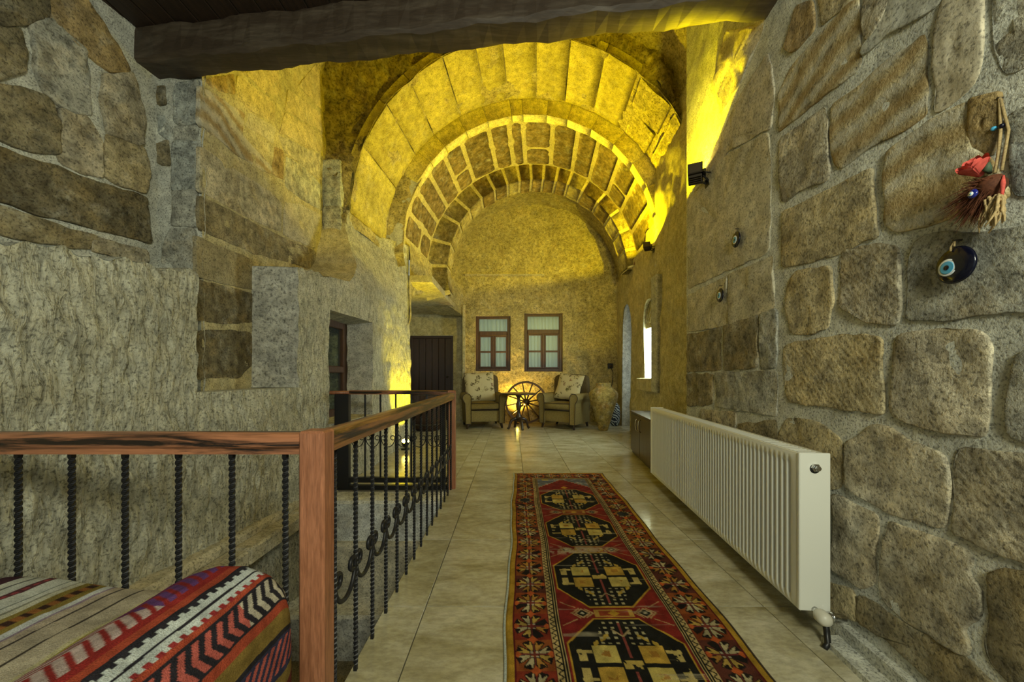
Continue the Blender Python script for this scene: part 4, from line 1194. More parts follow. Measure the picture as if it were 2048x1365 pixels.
    put(field & (Vv < st + .012) & (Vv < .51), (.50, .34, .20))
    put(sp, (.14, .16, .19)); put(sp & (nz1 > .45), (.26, .26, .26)); put(sp & (np.abs(Vv - .30) < .012) & (nz1 > -.2), (.08, .09, .15))
    put(sp & (np.abs(xc + .16) < .03) & (Vv < .27), (.42, .34, .04))
    put(field & (np.abs(xc) + np.abs(Vv - .50) < .035), (.50, .27, .03))
    # worn streaks across the pile and a pale patch
    wear = sstep(.55, .95, fbm(U * 3.2, Vv * 60, 2, 9, 3) * .8 + .25 * nz2)
    pale = sstep(.20, .05, np.hypot((xc + .07) / 1.6, (Vv - 1.68) / .35)) * (nz1 > -.1) * .7
    k = np.clip(wear * .45 + pale, 0, .8)[..., None] * field[..., None]
    C = C * (1 - k) + np.array((.40, .36, .25)) * k
    C *= .82 * (1 + .24 * nz1 + .14 * nz2)[..., None]
    # place: far-left corner to near, following its edges on the floor
    a = Vector((.021, 3.815)); b = Vector((.960, 3.815)); dl = Vector((-.0175, -1)); 
    wv = .006 * np.sin(Vv * 5.0) + .003 * np.sin(Vv * 13)
    X = .021 + U * (.939 / W_) + (-.0175) * Vv * 1.0 - .006 * Vv * (U / W_) + wv * (1 - 2 * U / W_)
    Yy = 3.815 - Vv
    Z = .0085 + .0012 * nz1 + .002 * vnoise(X * 3, Yy * 3, 0, 2)
    edge = (np.minimum(D, np.minimum(Vv, L_ - Vv)) < .004)
    Z = np.where(edge, .001, Z)
    me = np_mesh(np.stack([X - .48, Yy - 2.1, Z], -1), grid_quads(nu, nv, 0, True))
    set_colors(me, np.clip(C, 0, 1).reshape(-1, 3))
    root = thing('runner_carpet', 'long red knotted runner carpet with dark octagon medallions on the tiled floor', 'carpet', (.48, 2.1, 0))
    link(me, 'pile', M['carpet'], root, True)
    m = MB()
    s_ = np.linspace(0, L_, 120)
    m.tube([(.021 - .0175 * t - .004 + .006 * math.sin(t * 5) + .003 * math.sin(t * 13), 3.815 - t, .006) for t in s_], .006, 6); m.build('selvage', M['fringe'], root, smooth=True)
    m = MB(); m.tube([(.955 - .0235 * t + .004 - .006 * math.sin(t * 5) - .003 * math.sin(t * 13), 3.815 - t, .005) for t in s_], .004, 6); m.build('selvage', M['piping'], root, smooth=True)
    m = MB()
    for k in range(150):
        x = .024 + .935 * k / 149; y0 = 3.813; dx = rng.uniform(-.008, .008)
        m.tube([(x, y0, .006), (x + dx * .5, y0 + .014, .004), (x + dx, y0 + rng.uniform(.022, .034), .002)], .0022, 4)
    m.build('fringe', M['fringe'], root, kind='stuff')
carpet()

# ------------------------------------------------------------------ divan with kilim cover and bolster
def kilim_grid(f, na, nb, colf, name, root, ref):
    a = np.linspace(0, 1, na + 1); b = np.linspace(0, 1, nb + 1)
    A, B = np.meshgrid(a, b, indexing='ij')
    P = f(A, B)
    me = np_mesh(P - np.array(ref), grid_quads(na, nb))
    set_colors(me, np.clip(colf(A, B, P), 0, 1).reshape(-1, 3))
    return link(me, name, M['kilim'], root, True)
divan = thing('divan', 'low wooden divan under a cream and olive striped kilim beside the railing', 'divan', (-1.3, .4, 0))
m = MB(); m.box(-1.78, -.60, -.45, .955, .08, .30, .01); m.build('base', M['dark_wood'], divan)
for x in (-1.75, -.70):
    for y in (-.40, .88):
        m = MB(); m.box(x, x + .06, y, y + .06, 0, .08); m.build('leg', M['dark_wood'], divan)
m = MB(); m.box(-1.78, -.62, -.45, .95, .30, .495, .05); m.build('mattress', M['bedding'], divan)
def cov(A, B):
    X = -1.79 + A * .99; Y = -.46 + B * 1.43
    back = np.clip((B - .965) / .035, 0, 1)
    Yy = np.where(back > 0, -.46 + .965 * 1.43 + .018 * np.sin(back * np.pi / 2), Y)
    Z = .525 + .010 * fbm(X * 4, Y * 4, 0, 12, 3) + .012 * np.sin(X * 9) - back ** 2 * .10 - .02 * np.clip((Y - .86) / .1, 0, 1) ** 2
    return np.stack([X, Yy, Z], -1)
def covc(A, B, P):
    X = P[..., 0] + .006 * vnoise(P[..., 1] * 6, P[..., 0] * 2, 0, 3); Y = P[..., 1]
    C = np.zeros(X.shape + (3,)); C[:] = (.46, .47, .41)
    n = fbm(X * 40, Y * 60, 0, 14, 2)
    tab = [(-.835, -.80, (.48, .50, .45)), (-.878, -.835, (.22, .19, .035)), (-.888, -.878, (.40, .36, .20)), (-.935, -.888, (.40, .35, .25)), (-.940, -.935, (.05, .04, .03)),
           (-.985, -.940, (.38, .33, .24)), (-.990, -.985, (.05, .04, .035)), (-1.012, -.990, (.38, .32, .24)), (-1.018, -1.012, (.24, .18, .24)), (-1.035, -1.018, (.46, .48, .48)),
           (-1.085, -1.035, (.20, .15, .035)), (-1.100, -1.085, (.46, .45, .34)), (-1.105, -1.100, (.20, .20, .15)), (-1.120, -1.105, (.48, .49, .43)), (-1.124, -1.120, (.12, .14, .12)),
           (-1.160, -1.124, (.48, .50, .45)), (-1.178, -1.160, (.08, .03, .035)), (-1.205, -1.178, (.48, .50, .45)), (-1.210, -1.205, (.08, .08, .08)), (-1.240, -1.210, (.48, .50, .45)),
           (-1.290, -1.240, (.05, .02, .03)), (-1.33, -1.29, (.40, .40, .34)), (-1.40, -1.33, (.20, .15, .04)), (-1.48, -1.40, (.20, .03, .03))]
    for a, b, c in tab: C[(X >= a) & (X < b)] = c
    d = (X > -1.070) & (X < -1.050); C[d] = (.24, .10, .03); C[d & ((Y / .030) % 1 < .5)] = (.04, .02, .015)
    d = (X > -1.173) & (X < -1.164); C[d & ((Y / .02) % 1 < .55)] = (.25, .05, .06)
    d = (X > -.865) & (X < -.850); C[d & (n > .6)] = (.42, .38, .14)
    return C * (1 + .16 * n)[..., None]
kilim_grid(cov, 340, 360, covc, 'kilim_cover', divan, (-1.3, .4, 0))

bol = thing('kilim_bolster', 'plump red kilim bolster with purple and white chevrons on the divan end', 'cushion', (-.69, .45, .49))
def bolf(A, B):
    # A round the section from the left foot over the top and down the right side; B along y
    xs = np.array([-.865, -.82, -.77, -.71, -.65, -.60, -.57, -.557, -.553, -.553]); zs = np.array([.515, .545, .570, .588, .588, .565, .525, .46, .35, .24])
    ks = np.concatenate([[0], np.cumsum(np.hypot(np.diff(xs), np.diff(zs)))]); ks = ks / ks[-1]
    X = np.interp(A, ks, xs); Z = np.interp(A, ks, zs)
    Y = -.10 + B * 1.045
    e = np.clip((Y - .86) / .085, 0, 1); k = 1 - .55 * e ** 2.2
    Z = .36 + (Z - .36) * k; X = -.69 + (X + .69) * (1 - .22 * e ** 3)
    Z = Z + .006 * fbm(X * 6, Y * 6, Z * 6, 22, 3)
    return np.stack([X, Y, Z], -1)
def bolc(A, B, P):
    Y = -.10 + B * 1.045; T = A + .006 * vnoise(Y * 8, A * 10, 0, 4)
    C = np.zeros(T.shape + (3,))
    red, dark, white, pink, purple, olive, navy, oran = (.26, .025, .022), (.022, .020, .026), (.46, .50, .48), (.42, .10, .08), (.12, .05, .17), (.20, .135, .035), (.035, .035, .07), (.33, .06, .03)
    def band(a, b, c): C[(T >= a) & (T < b)] = c
    band(0, .03, dark); band(.03, .33, red); band(.33, .365, oran); band(.365, .385, dark); band(.385, .455, white); band(.455, .475, oran); band(.475, .59, dark)
    band(.59, .625, oran); band(.625, .69, olive); band(.69, .71, dark); band(.71, .85, navy); band(.85, .91, olive); band(.91, 1.01, (.14, .03, .025))
    t = ((Y / .022) % 1)
    C[(T > .022) & (T < .045) & (t < .5)] = dark
    C[(T > .418) & (T < .426)] = dark
    C[(T > .378) & (T < .396) & (t < .55)] = dark
    C[(T > .443) & (T < .460) & (t < .5)] = (.26, .03, .03)
    def chev(a, b, per, c1, lo, hi, duty=.5, half=False, sg=1):
        mid = (a + b) / 2
        q_ = ((Y + sg * (np.abs(T - mid) if not half else (T - a)) * .42) / per) % 1
        C[(T > a) & (T < b) & (q_ < duty) & (Y > lo) & (Y < hi)] = c1
    for lo, hi, c in ((.72, .99, purple), (.42, .72, (.46, .36, .33)), (.2, .42, purple), (-.2, .2, (.46, .36, .33))):
        chev(.07, .30, .026, c, lo, hi, .60)
    for lo, hi, c in ((.78, .99, (.46, .42, .33)), (.25, .78, pink), (-.2, .25, (.46, .42, .33))):
        chev(.485, .58, .028, c, lo, hi, .5, sg=-1)
    chev(.72, .83, .026, pink, .3, .95, .5, True)
    n = fbm(P[..., 0] * 60, P[..., 1] * 60, P[..., 2] * 60, 15, 2)
    return C * (1 + .22 * n)[..., None]
kilim_grid(bolf, 300, 420, bolc, 'kilim_cover', bol, (-.69, .45, .49))
# ------------------------------------------------------------------ armchairs and their cushions
def soft(x0, x1, y0, y1, z0, z1, puff=.02, r=.05, n=10):
    "rounded, slightly swollen box"
    c = np.array([(x0 + x1) / 2, (y0 + y1) / 2, (z0 + z1) / 2]); h = np.array([(x1 - x0) / 2, (y1 - y0) / 2, (z1 - z0) / 2])
    V, Q, off = [], [], 0
    t = np.linspace(-1, 1, n + 1)
    for ax in range(3):
        for sg in (-1, 1):
            A, B = np.meshgrid(t, t, indexing='ij')
            P = np.zeros(A.shape + (3,)); P[..., ax] = sg; P[..., (ax + 1) % 3] = A; P[..., (ax + 2) % 3] = B
            P = P * h
            inner = np.clip(P, -(h - r), h - r); d = P - inner
            l = np.linalg.norm(d, axis=-1, keepdims=True); P = inner + d / np.maximum(l, 1e-9) * np.minimum(r, np.maximum(l, 0)) * (l > 0)
            pf = puff * (1 - A ** 2) * (1 - B ** 2); P[..., ax] += sg * pf
            V.append((P + c).reshape(-1, 3)); Q.append(grid_quads(n, n, off, sg < 0)); off += (n + 1) ** 2
    return np_mesh(np.vstack(V), np.vstack(Q))

def armchair(label, loc, rz):
    # local: x across, -y towards the sitter's front, z up
    t = thing('armchair', label, 'armchair', loc, rz, 'olive armchairs under the windows')
    w, d = .84, .80
    link(soft(-w / 2 + .13, w / 2 - .13, -d / 2 + .02, d / 2 - .12, .13, .36, .0, .02), 'seat_base', M['chair'], t, True)
    link(soft(-w / 2 + .135, w / 2 - .135, -d / 2 + .0, d / 2 - .20, .365, .50, .018, .04), 'seat_cushion', M['chair'], t, True)
    for s in (-1, 1):
        pr = [(s * w / 2 - s * .145, .10), (s * w / 2 - s * .145, .60)]
        cx_, cz, rr = s * w / 2 - s * .065, .60, .082
        for a in np.linspace(math.pi, -.35, 14):
            pr.append((cx_ + s * rr * math.cos(a), cz + rr * math.sin(a) * 1.05))
        pr += [(s * w / 2 - s * .03, .50), (s * w / 2 - s * .045, .10)]
        m = MB(); m.prism(pr, 'y', -d / 2 - .01, d / 2 - .08); m.build('arm', M['chair'], t, False)
        path = [(p[0], -d / 2 - .014, p[1]) for p in pr]
        m = MB(); m.tube(path + [path[0]], .0065, 5); m.build('piping', M['piping'], t, False, True)
    link(soft(-w / 2 + .05, w / 2 - .05, d / 2 - .22, d / 2 - .02, .12, 1.04, .02, .07), 'backrest', M['chair_dark'], t, True)
    for z, y in ((.497, -d / 2 - .006), (.372, -d / 2 - .006), (.355, -d / 2 + .012)):
        m = MB(); m.tube([(-w / 2 + .15, y, z), (w / 2 - .15, y, z)], .007, 5); m.build('piping', M['piping'], t, False, True)
    for sx in (-1, 1):
        for y in (-d / 2 + .06, d / 2 - .10):
            m = MB(); m.tube([(sx * (w / 2 - .10), y, .12), (sx * (w / 2 - .09), y - .01, .07), (sx * (w / 2 - .075), y - .02, 0)], [.035, .028, .018], 8)
            m.build('leg', M['dark_wood'], t, False, True)
    return t
ch1 = armchair('olive upholstered armchair facing the hall, nearer the wooden door', (-.61, 7.38, 0), math.radians(13))
ch2 = armchair('olive upholstered armchair turned sideways next to the clay jar', (1.09, 7.29, 0), math.radians(-34))

def pillow(label, ch, rz_extra, lx, ly, lz, s=.52, th=.15, roll=0.0, tilt=-18):
    n = 26
    t = np.linspace(-1, 1, n + 1); A, B = np.meshgrid(t, t, indexing='ij')
    ed = np.clip(1 - np.maximum(np.abs(A), np.abs(B)) ** 3.2, 0, 1) ** .55
    pin = 1 - .07 * (1 - np.abs(A * B) ** .5) * (np.maximum(np.abs(A), np.abs(B)))
    V, Q = [], []
    for k, sg in enumerate((-1, 1)):
        P = np.stack([A * s / 2 * pin, sg * ed * th / 2, B * s / 2 * pin], -1).reshape(-1, 3)
        V.append(P); Q.append(grid_quads(n, n, k * (n + 1) ** 2, sg > 0))
    o = link(np_mesh(np.vstack(V), np.vstack(Q)), 'throw_pillow', M['floral'], None, True)
    R = Matrix.Rotation(ch.rotation_euler.z, 4, 'Z')
    o.matrix_world = Matrix.Translation(Vector(ch.location)) @ R @ Matrix.Translation((lx, ly, lz)) @ Matrix.Rotation(math.radians(tilt), 4, 'X') @ Matrix.Rotation(math.radians(roll), 4, 'Y')
    tag(o, label, 'pillow', 'floral pillows on the armchairs')
pillow('cream pillow with brown flowers on the armchair nearer the door', ch1, 0, -.04, .085, .80, .62, .17, -3, -14)
pillow('cream pillow with brown flowers on the armchair beside the clay jar', ch2, 0, .02, .10, .80, .56, .17, 7, -20)

# ------------------------------------------------------------------ pedestal table
tb = thing('pedestal_table', 'small round dark table on a turned pedestal with curved feet', 'table', (.125, 6.86, 0))
m = MB(); m.lathe([(.05, .672), (.345, .676), (.358, .684), (.358, .694), (.345, .70), (.0, .70)], n=40); m.build('table_top', M['cabinet'], tb, False, True)
m = MB(); m.lathe([(.030, .17), (.058, .20), (.062, .24), (.045, .28), (.032, .31), (.028, .36), (.046, .42), (.052, .47), (.040, .52), (.028, .55), (.028, .60), (.05, .64), (.075, .672)], n=20); m.build('pedestal', M['dark_wood'], tb, False, True)
for k in range(4):
    a = math.radians(20 + 90 * k); c, s = math.cos(a), math.sin(a)
    pts = [(.02, .20), (.08, .215), (.14, .19), (.175, .12), (.19, .06), (.215, .025)]
    m = MB(); m.tube([(c * x, s * x, z) for x, z in pts], [.036, .036, .032, .025, .022, .025], 8); m.build('leg', M['dark_wood'], tb, False, True)

# ------------------------------------------------------------------ wagon wheel leaning on the wall
wh = thing('wagon_wheel', 'old spoked wooden wagon wheel leaning on the wall between the armchairs', 'wheel', (.30, 7.62, .0))
Rw, zc = .452, .47
TW = Matrix.Translation((0, 0, 0)) @ Matrix.Rotation(math.radians(-9), 4, 'X')
def wheel_part(mb, name, mat): mb.xf(TW); mb.build(name, mat, wh, False, True)
m = MB()
ring_ = [(Rw, -.024), (Rw, .024), (Rw - .042, .022), (Rw - .042, -.022)]
nW = 48; vs = []; fs = []
for i in range(nW):
    a = 2 * math.pi * i / nW
    for r_, y_ in ring_: vs.append((r_ * math.cos(a), y_, zc + r_ * math.sin(a)))
for i in range(nW):
    for k in range(4): fs.append((i * 4 + k, i * 4 + (k + 1) % 4, ((i + 1) % nW) * 4 + (k + 1) % 4, ((i + 1) % nW) * 4 + k))
m.add(vs, fs); m.xf(TW); m.build('rim', M['wheel_wood'], wh, False)
for k in range(12):
    a = 2 * math.pi * (k + .35) / 12
    m = MB(); m.tube([(.05 * math.cos(a), 0, zc + .05 * math.sin(a)), ((Rw - .03) * math.cos(a), 0, zc + (Rw - .03) * math.sin(a))], [.017, .012], 8); wheel_part(m, 'spoke', M['wheel_wood'])
m = MB(); m.lathe([(.03, -.10), (.05, -.09), (.078, -.045), (.084, 0), (.078, .045), (.05, .07)], (0, 0, zc), 18, Matrix.Rotation(math.radians(-90), 3, 'X')); wheel_part(m, 'hub', M['dark_wood'])

# ------------------------------------------------------------------ clay jar, patterned cushion, barrel pouf
o = MB().lathe([(.075, 0), (.088, .015), (.11, .10), (.155, .25), (.205, .42), (.245, .56), (.268, .65), (.272, .69), (.255, .725), (.20, .775), (.155, .82), (.135, .85), (.132, .868), (.142, .885), (.138, .893), (.118, .89), (.112, .86), (.12, .80)], n=40).build('clay_jar', M['clay'], smooth=True)
o.location = (1.725, 6.80, 0); tag(o, 'tall tapering clay storage jar standing by the end armchair', 'jar')
def blue_cloth():
    m_, nt, b = nodes('blue_white_weave')
    p = position(nt)
    v_ = N(nt, 'ShaderNodeTexWave', i_Vector=p, i_Scale=9.0, i_Distortion=9.0, i_Detail=2.0, bands_direction='DIAGONAL').outputs['Fac']
    nt.links.new(ramp(nt, v_, [(.62, (.012, .018, .035)), (.78, (.35, .40, .42))]), b.inputs['Base Color']); b.inputs['Roughness'].default_value = .9
    return m_
o = link(soft(-.17, .17, -.06, .06, 0, .46, .03, .05), 'floor_cushion', blue_cloth(), None, True)
o.location = (2.02, 7.42, 0); o.rotation_euler = (math.radians(-8), 0, math.radians(-20)); tag(o, 'dark blue and white patterned cushion on the floor behind the clay jar', 'cushion')

pf = thing('barrel_pouf', 'dark brown round tub with vertical staves in front of the wooden door', 'tub', (-1.60, 6.85, 0))
for k in range(20):
    a0, a1 = 2 * math.pi * k / 20 + .012, 2 * math.pi * (k + 1) / 20 - .012
    m = MB(); prof = [(.21, .0), (.262, .06), (.292, .20), (.30, .35), (.292, .50), (.27, .66)]
    vs = []
    for r_, z_ in prof:
        for a in (a0, (a0 + a1) / 2, a1): vs.append((r_ * math.cos(a), r_ * math.sin(a), z_))
    fs = [(i * 3 + j, i * 3 + j + 1, i * 3 + j + 4, i * 3 + j + 3) for i in range(len(prof) - 1) for j in (0, 1)]
    m.add(vs, fs); m.build('stave', M['wicker'], pf, False)
m = MB(); m.lathe([(.20, .002), (.255, .06), (.285, .2), (.292, .35), (.284, .5), (.262, .655), (.2, .66)], n=30); m.build('core', M['piping'], pf, False, True)
for z_ in (.12, .55):
    r_ = .283 if z_ < .3 else .292
    m = MB(); m.lathe([(r_, z_ - .015), (r_ + .006, z_ - .012), (r_ + .006, z_ + .012), (r_, z_ + .015)], n=30); m.build('hoop', M['bronze'], pf, False, True)

# ------------------------------------------------------------------ low shoe cabinet
ca = math.atan2(1.61 - 1.50, 4.88 - 3.90)
cab = thing('shoe_cabinet', 'low dark brown two-door cabinet standing past the end of the radiator', 'cabinet', (1.500, 3.90, 0), -ca)
CL, CD, CH = .985, .36, .565
m = MB(); m.box(.02, CD, 0, CL, .0, CH - .025, .003); m.build('body', M['cabinet'], cab, False)
m = MB(); m.box(-.006, CD + .004, -.008, CL + .008, CH - .025, CH, .004); m.build('worktop', M['cabinet'], cab, False)
for k in range(2):
    y0 = .004 + k * CL / 2; y1 = y0 + CL / 2 - .008
    m = MB(); m.box(0, .019, y0, y1, .045, CH - .03, .003); d_ = m.build('door', M['cabinet'], cab, False)
    yh = y1 - .06 if k == 0 else y0 + .06
    m = MB(); m.tube([(0, yh, .505), (-.028, yh, .49), (-.034, yh + (.012 if k else -.012), .43), (-.028, yh, .37), (0, yh, .355)], .006, 8); m.build('handle', M['chrome'], d_, False, True)

# ------------------------------------------------------------------ lamps
def wall_flood(label, loc, side, tilt):
    t = thing('wall_floodlight', label, 'floodlight', loc, 0, 'yellow floodlights high on the right wall')
    R_ = Matrix.Rotation(math.radians(tilt), 4, 'Z')
    w_, d_, h_ = .17, .095, .075
    m = MB()
    b_ = .01
    m.box(-w_ / 2, w_ / 2, -d_ / 2, d_ / 2, -h_, -h_ + b_); m.box(-w_ / 2, -w_ / 2 + b_, -d_ / 2, d_ / 2, -h_, 0); m.box(w_ / 2 - b_, w_ / 2, -d_ / 2, d_ / 2, -h_, 0)
    m.box(-w_ / 2, w_ / 2, -d_ / 2, -d_ / 2 + b_, -h_, 0); m.box(-w_ / 2, w_ / 2, d_ / 2 - b_, d_ / 2, -h_, 0)
    m.xf(R_); m.build('housing', M['bronze'], t, False)
    m = MB()
    for k in range(5): m.box(-w_ / 2 + .02 + k * .03, -w_ / 2 + .026 + k * .03, -d_ / 2 + .005, d_ / 2 - .005, -h_ - .014, -h_)
    m.xf(R_); m.build('cooling_fin', M['bronze'], t, False)
    m = MB(); m.box(-w_ / 2 + .012, w_ / 2 - .012, -d_ / 2 + .012, d_ / 2 - .012, -.03, -.024); m.xf(R_); m.build('lens', M['lamp_lens'], t, False)
    m = MB(); m.tube([(0, -.03, -h_ * .6), (.05, -.03, -h_), (.09, -.02, -.10)], .007, 6); m.tube([(0, .03, -h_ * .6), (.05, .03, -h_), (.09, .02, -.10)], .007, 6); m.box(.085, .10, -.03, .03, -.13, -.07); m.build('bracket', M['black'], t, False)
    m = MB(); m.box(-.03, .03, -d_ / 2 - .02, -d_ / 2, -h_ * .8, -h_ * .3, .004); m.xf(R_); m.build('terminal_box', M['black'], t, False)
    m = MB(); m.tube([(.02, -d_ / 2 - .015, -.05), (.05, -d_ / 2 - .03, -.07), (.095, -d_ / 2 + .0, -.05)], .005, 6); m.build('cable', M['black'], t, False, True)
wall_flood('black floodlight on the stone pier, nearer the timber beam', (1.335, 2.62, 2.55), 1, 62)
wall_flood('black floodlight above the bright niche on the far right wall', (1.965, 5.23, 2.955), 1, 62)

def uplight(label, loc, az):
    t = thing('floor_uplight', label, 'uplight', loc, az, 'yellow uplights on the floor')
    m = MB(); m.lathe([(.055, 0), (.06, .006), (.06, .014), (.02, .02)], n=18); m.build('base', M['black'], t, False, True)
    m = MB(); m.tube([(0, 0, .015), (0, 0, .05)], .012, 8); m.build('stem', M['black'], t, False, True)
    A_ = Matrix.Translation((0, 0, .06)) @ Matrix.Rotation(math.radians(-32), 4, 'X')
    m = MB(); m.lathe([(.03, 0), (.045, .01), (.058, .07), (.060, .085), (.054, .085), (.052, .07)], n=18); m.xf(A_); m.build('housing', M['bronze'], t, False, True)
    m = MB(); m.lathe([(.05, .072), (.05, .076)], n=18); m.xf(A_); m.build('lens', M['lamp_lens'], t, False)
uplight('small spotlight on the floor at the foot of the rough pillar', (-1.50, 5.06, 0), math.radians(200))
uplight('small spotlight on the floor behind the wagon wheel', (.10, 7.70, 0), math.radians(180))

# ------------------------------------------------------------------ glass eye charms and hanging ornament
def eye_charm(label, pxy, r, off=(-.30, -.10), rs=.47):
    p = on_wall(pxy[0], pxy[1], RO, Rn) + Rn * .024
    t = thing('eye_charm', label, 'charm', p, 0, 'glass eye charms on the stone wall')
    u = Vector((0, 0, 1)).cross(Rn).normalized(); v = Vector((0, 0, 1))        # u runs away along the wall
    B_ = Matrix((u, v, Rn)).transposed()
    def disc(rr, th0, th1, ox, oy, nm, mat):
        m = MB(); m.lathe([(rr * .86, th0), (rr, th0 + (th1 - th0) * .4), (rr * .9, th1 - .001), (rr * .5, th1), (0.0005, th1 + .0005)], n=40); 
        m.v = [B_ @ (Vector((v_.x + ox, v_.y + oy, v_.z))) for v_ in m.v]; m.build(nm, mat, t, False, True)
    ox, oy = r * off[0], r * off[1]
    disc(r, 0, .010, 0, 0, 'glass_disc', M['eye_black'])
    disc(r * rs, .0095, .0112, ox, oy, 'white_ring', M['eye_white']); disc(r * rs * .74, .0108, .0122, ox, oy, 'blue_ring', M['eye_blue']); disc(r * rs * .34, .0118, .0132, ox, oy, 'pupil', M['eye_black'])
    m = MB(); m.tube([B_ @ Vector((ox * .3, r * .78, .012)), B_ @ Vector((ox * .2, r * 1.0, .013)), B_ @ Vector((0, r * 1.35, .004)), B_ @ Vector((.004, r * 1.0, .012))], .0026, 6); m.build('cord', M['cord'], t, False, True)
    m = MB(); m.tube([B_ @ Vector((0, r * 1.36, -.012)), B_ @ Vector((0, r * 1.36, .010))], .003, 6); m.build('nail', M['bronze'], t, False)
sgn = -1 if Vector((0, 0, 1)).cross(Rn).y > 0 else 1
eye_charm('large dark glass eye charm below the fur ornament', (1933, 530), .052, (.30 * -sgn, -.06))
eye_charm('small dark glass eye charm hanging on the pale upper course', (1482, 479), .048, (.12 * -sgn, 0), .52)
eye_charm('small dark glass eye charm just above the brown stones', (1449, 591), .047, (.08 * -sgn, 0), .52)

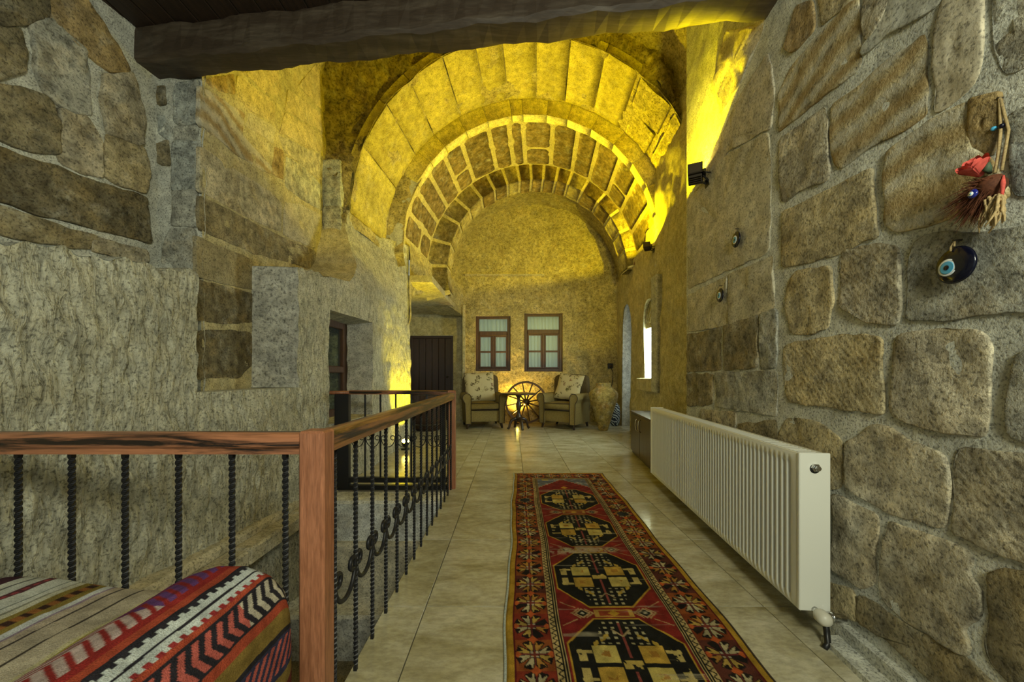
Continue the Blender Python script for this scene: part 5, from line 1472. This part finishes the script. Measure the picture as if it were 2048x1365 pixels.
def hanging():
    p = on_wall(2005, 196, RO, Rn)
    t = thing('hanging_ornament', 'fur tassel with red cloth rose and blue bead on a cord', 'ornament', p + Rn * .01)
    O_ = p + Rn * .01
    u = Vector((0, 1, 0)); u = (u - Rn * u.dot(Rn)).normalized()                # away along the wall
    def W(a, b, h): return O_ + u * a + Vector((0, 0, b)) + Rn * h
    def at(px_, py_, h):
        q_ = on_wall(px_, py_, RO, Rn); return q_ + Rn * h
    m = MB(); m.tube([at(2005, 196, -.01), at(2005, 196, .012)], .003, 6); m.build('nail', M['bronze'], t)
    m = MB(); m.tube([at(2006, 196, .008), at(2012, 260, .012), at(2014, 310, .02), at(2016, 345, .03)], .0035, 6); m.tube([at(2008, 198, .008), at(2028, 260, .012), at(2030, 340, .03)], .003, 6); m.build('cord', M['cord'], t, smooth=True)
    m = MB(); m.lathe([(.0005, -.006), (.005, -.004), (.0065, 0), (.005, .004), (.0005, .006)], at(1998, 257, .012), 10); m.build('bead', M['eye_blue'], t, smooth=True)
    m = MB(); m.lathe([(.0005, -.006), (.005, -.004), (.0065, 0), (.005, .004), (.0005, .006)], at(2016, 251, .014), 10); m.build('bead', M['eye_black'], t, smooth=True)
    c = at(1996, 350, .040)
    axr = (Rn * .75 + Vector((0, 0, .85)) - u * .15).normalized(); ax1 = axr.orthogonal().normalized(); ax2 = axr.cross(ax1)
    for ring_k, (nn, rr, hh_, op) in enumerate(((3, .009, .050, .0), (4, .016, .050, .15), (5, .023, .045, .45))):
        for k in range(nn):
            a = 2 * math.pi * k / nn + ring_k * .6
            nA, nB = 8, 6; V = []
            for i in range(nA + 1):
                s_ = i / nA * 2 - 1
                for j in range(nB + 1):
                    q_ = j / nB
                    r2 = rr * (.25 + .75 * math.sin(q_ * math.pi * .5)) * (1 + op * q_ * q_ * .6)
                    z2_ = hh_ * q_ * (1 - .22 * s_ * s_ * q_)
                    b_ = a + s_ * (math.pi / nn) * 1.15
                    V.append(c + (ax1 * math.cos(b_) + ax2 * math.sin(b_)) * r2 + axr * z2_ - Vector(t.location))
            link(np_mesh(np.array([list(q2) for q2 in V]), grid_quads(nA, nB)), 'petal', M['rose'], t, True)
    m = MB(); m.tube([at(2006, 345, .03), at(2018, 335, .05), at(2022, 322, .05)], [.004, .009, .002], 6); m.build('leaf', M['leaf'], t, smooth=True)
    g = random.Random(5); m = MB()
    c0 = at(2005, 372, .028)
    for k in range(620):
        a = g.uniform(math.pi * .72, math.pi * 1.42); L_ = g.uniform(.03, .075) * (1.15 if a > math.pi else .8)
        d = -u * 0
        sx = math.cos(a); sz = math.sin(a)
        dirv = u * (-sx) + Vector((0, 0, sz)) + Rn * g.uniform(-.25, .5)
        b0 = c0 + u * g.uniform(-.02, .012) + Vector((0, 0, g.uniform(-.018, .018))) + Rn * g.uniform(-.015, .018)
        tip = b0 + dirv * L_ + Vector((0, 0, -.25 * L_))
        m.tube([b0, b0.lerp(tip, .55) + Vector((0, 0, .004)), tip], [.0012, .001, .0003], 3, False)
    m.build('fur', M['fur'], t, kind='stuff')
    m = MB(); m.lathe([(.001, -.03), (.016, -.024), (.026, -.006), (.026, .008), (.017, .024), (.001, .030)], at(2008, 372, .028), 14); m.build('fur_core', M['fur'], t, smooth=True)
    e = at(1998, 386, .062)
    m = MB(); m.lathe([(.001, -.004), (.011, -.002), (.012, .001), (.008, .004), (.0005, .005)], n=18); B_ = Matrix((u, Vector((0, 0, 1)), Rn)).transposed(); m.v = [B_ @ v_ + e for v_ in m.v]; m.build('eye_bead', plain('cobalt_glass', (.01, .02, .22), .1, 0, .5, .8), t, smooth=True)
    m = MB(); m.lathe([(.006, .004), (.005, .0058), (.0005, .006)], n=14); m.v = [B_ @ v_ + e for v_ in m.v]; m.build('bead_white', M['eye_white'], t, smooth=True)
    m = MB(); m.lathe([(.0025, .0058), (.0005, .0068)], n=10); m.v = [B_ @ v_ + e for v_ in m.v]; m.build('bead_pupil', M['eye_blue'], t, smooth=True)
    for k in range(46):
        b0 = at(2022 + g.uniform(-10, 22), 392 + g.uniform(-6, 18), .03 + g.uniform(0, .02)); L_ = g.uniform(.02, .05)
        pts = [b0]
        for i in range(4): pts.append(pts[-1] + Vector((0, 0, -L_ / 3)) + u * g.uniform(-.012, .004) * -1 + Rn * g.uniform(-.006, .004))
        m = MB(); m.tube(pts, [.003, .0034, .003, .0026, .0015], 5); m.build('straw', M['fur_pale'], t, smooth=True)
    m = MB(); m.tube([at(2034, 350, .03), at(2042, 365, .04), at(2040, 390, .04)], [.002, .005, .003], 6); m.build('ribbon', M['rose'], t, smooth=True)
hanging()

# ------------------------------------------------------------------ socket with cable, small wall sensor
so = thing('wall_socket', 'black wall socket with a thin cable hanging down behind the clay jar', 'socket', (2.18, 7.985, 1.24))
m = MB(); m.box(2.12, 2.235, 7.955, 8.01, 1.19, 1.30, .006); m.build('plate', M['black'], so)
m = MB(); m.tube([(2.18, 7.94, 1.235), (2.18, 7.97, 1.24)], .03, 12); m.build('plug', M['piping'], so, smooth=True)
m = MB(); m.tube([(2.18, 7.94, 1.225), (2.23, 7.94, 1.10), (2.22, 7.95, .9), (2.15, 7.9, .6), (2.13, 7.85, .2), (2.12, 7.8, .01)], .008, 6); m.build('cable', M['black'], so, smooth=True)
q0 = Vector((fx(6.33) - .02, 6.33, 2.98))
se = thing('wall_sensor', 'tiny white bracket with a dark red tip below the far floodlight', 'sensor', q0)
m = MB(); m.tube([q0 + Vector((.0, .02, 0)), q0 + Vector((-.07, .0, -.03)), q0 + Vector((-.12, -.02, -.045))], [.02, .022, .01], 8); m.build('arm', M['white_plastic'], se, smooth=True)
m = MB(); m.tube([q0 + Vector((.0, .0, .0)), q0 + Vector((.0, -.01, .08))], [.018, .008], 6); m.build('tip', plain('dark_red', (.10, .01, .015), .5), se, smooth=True)
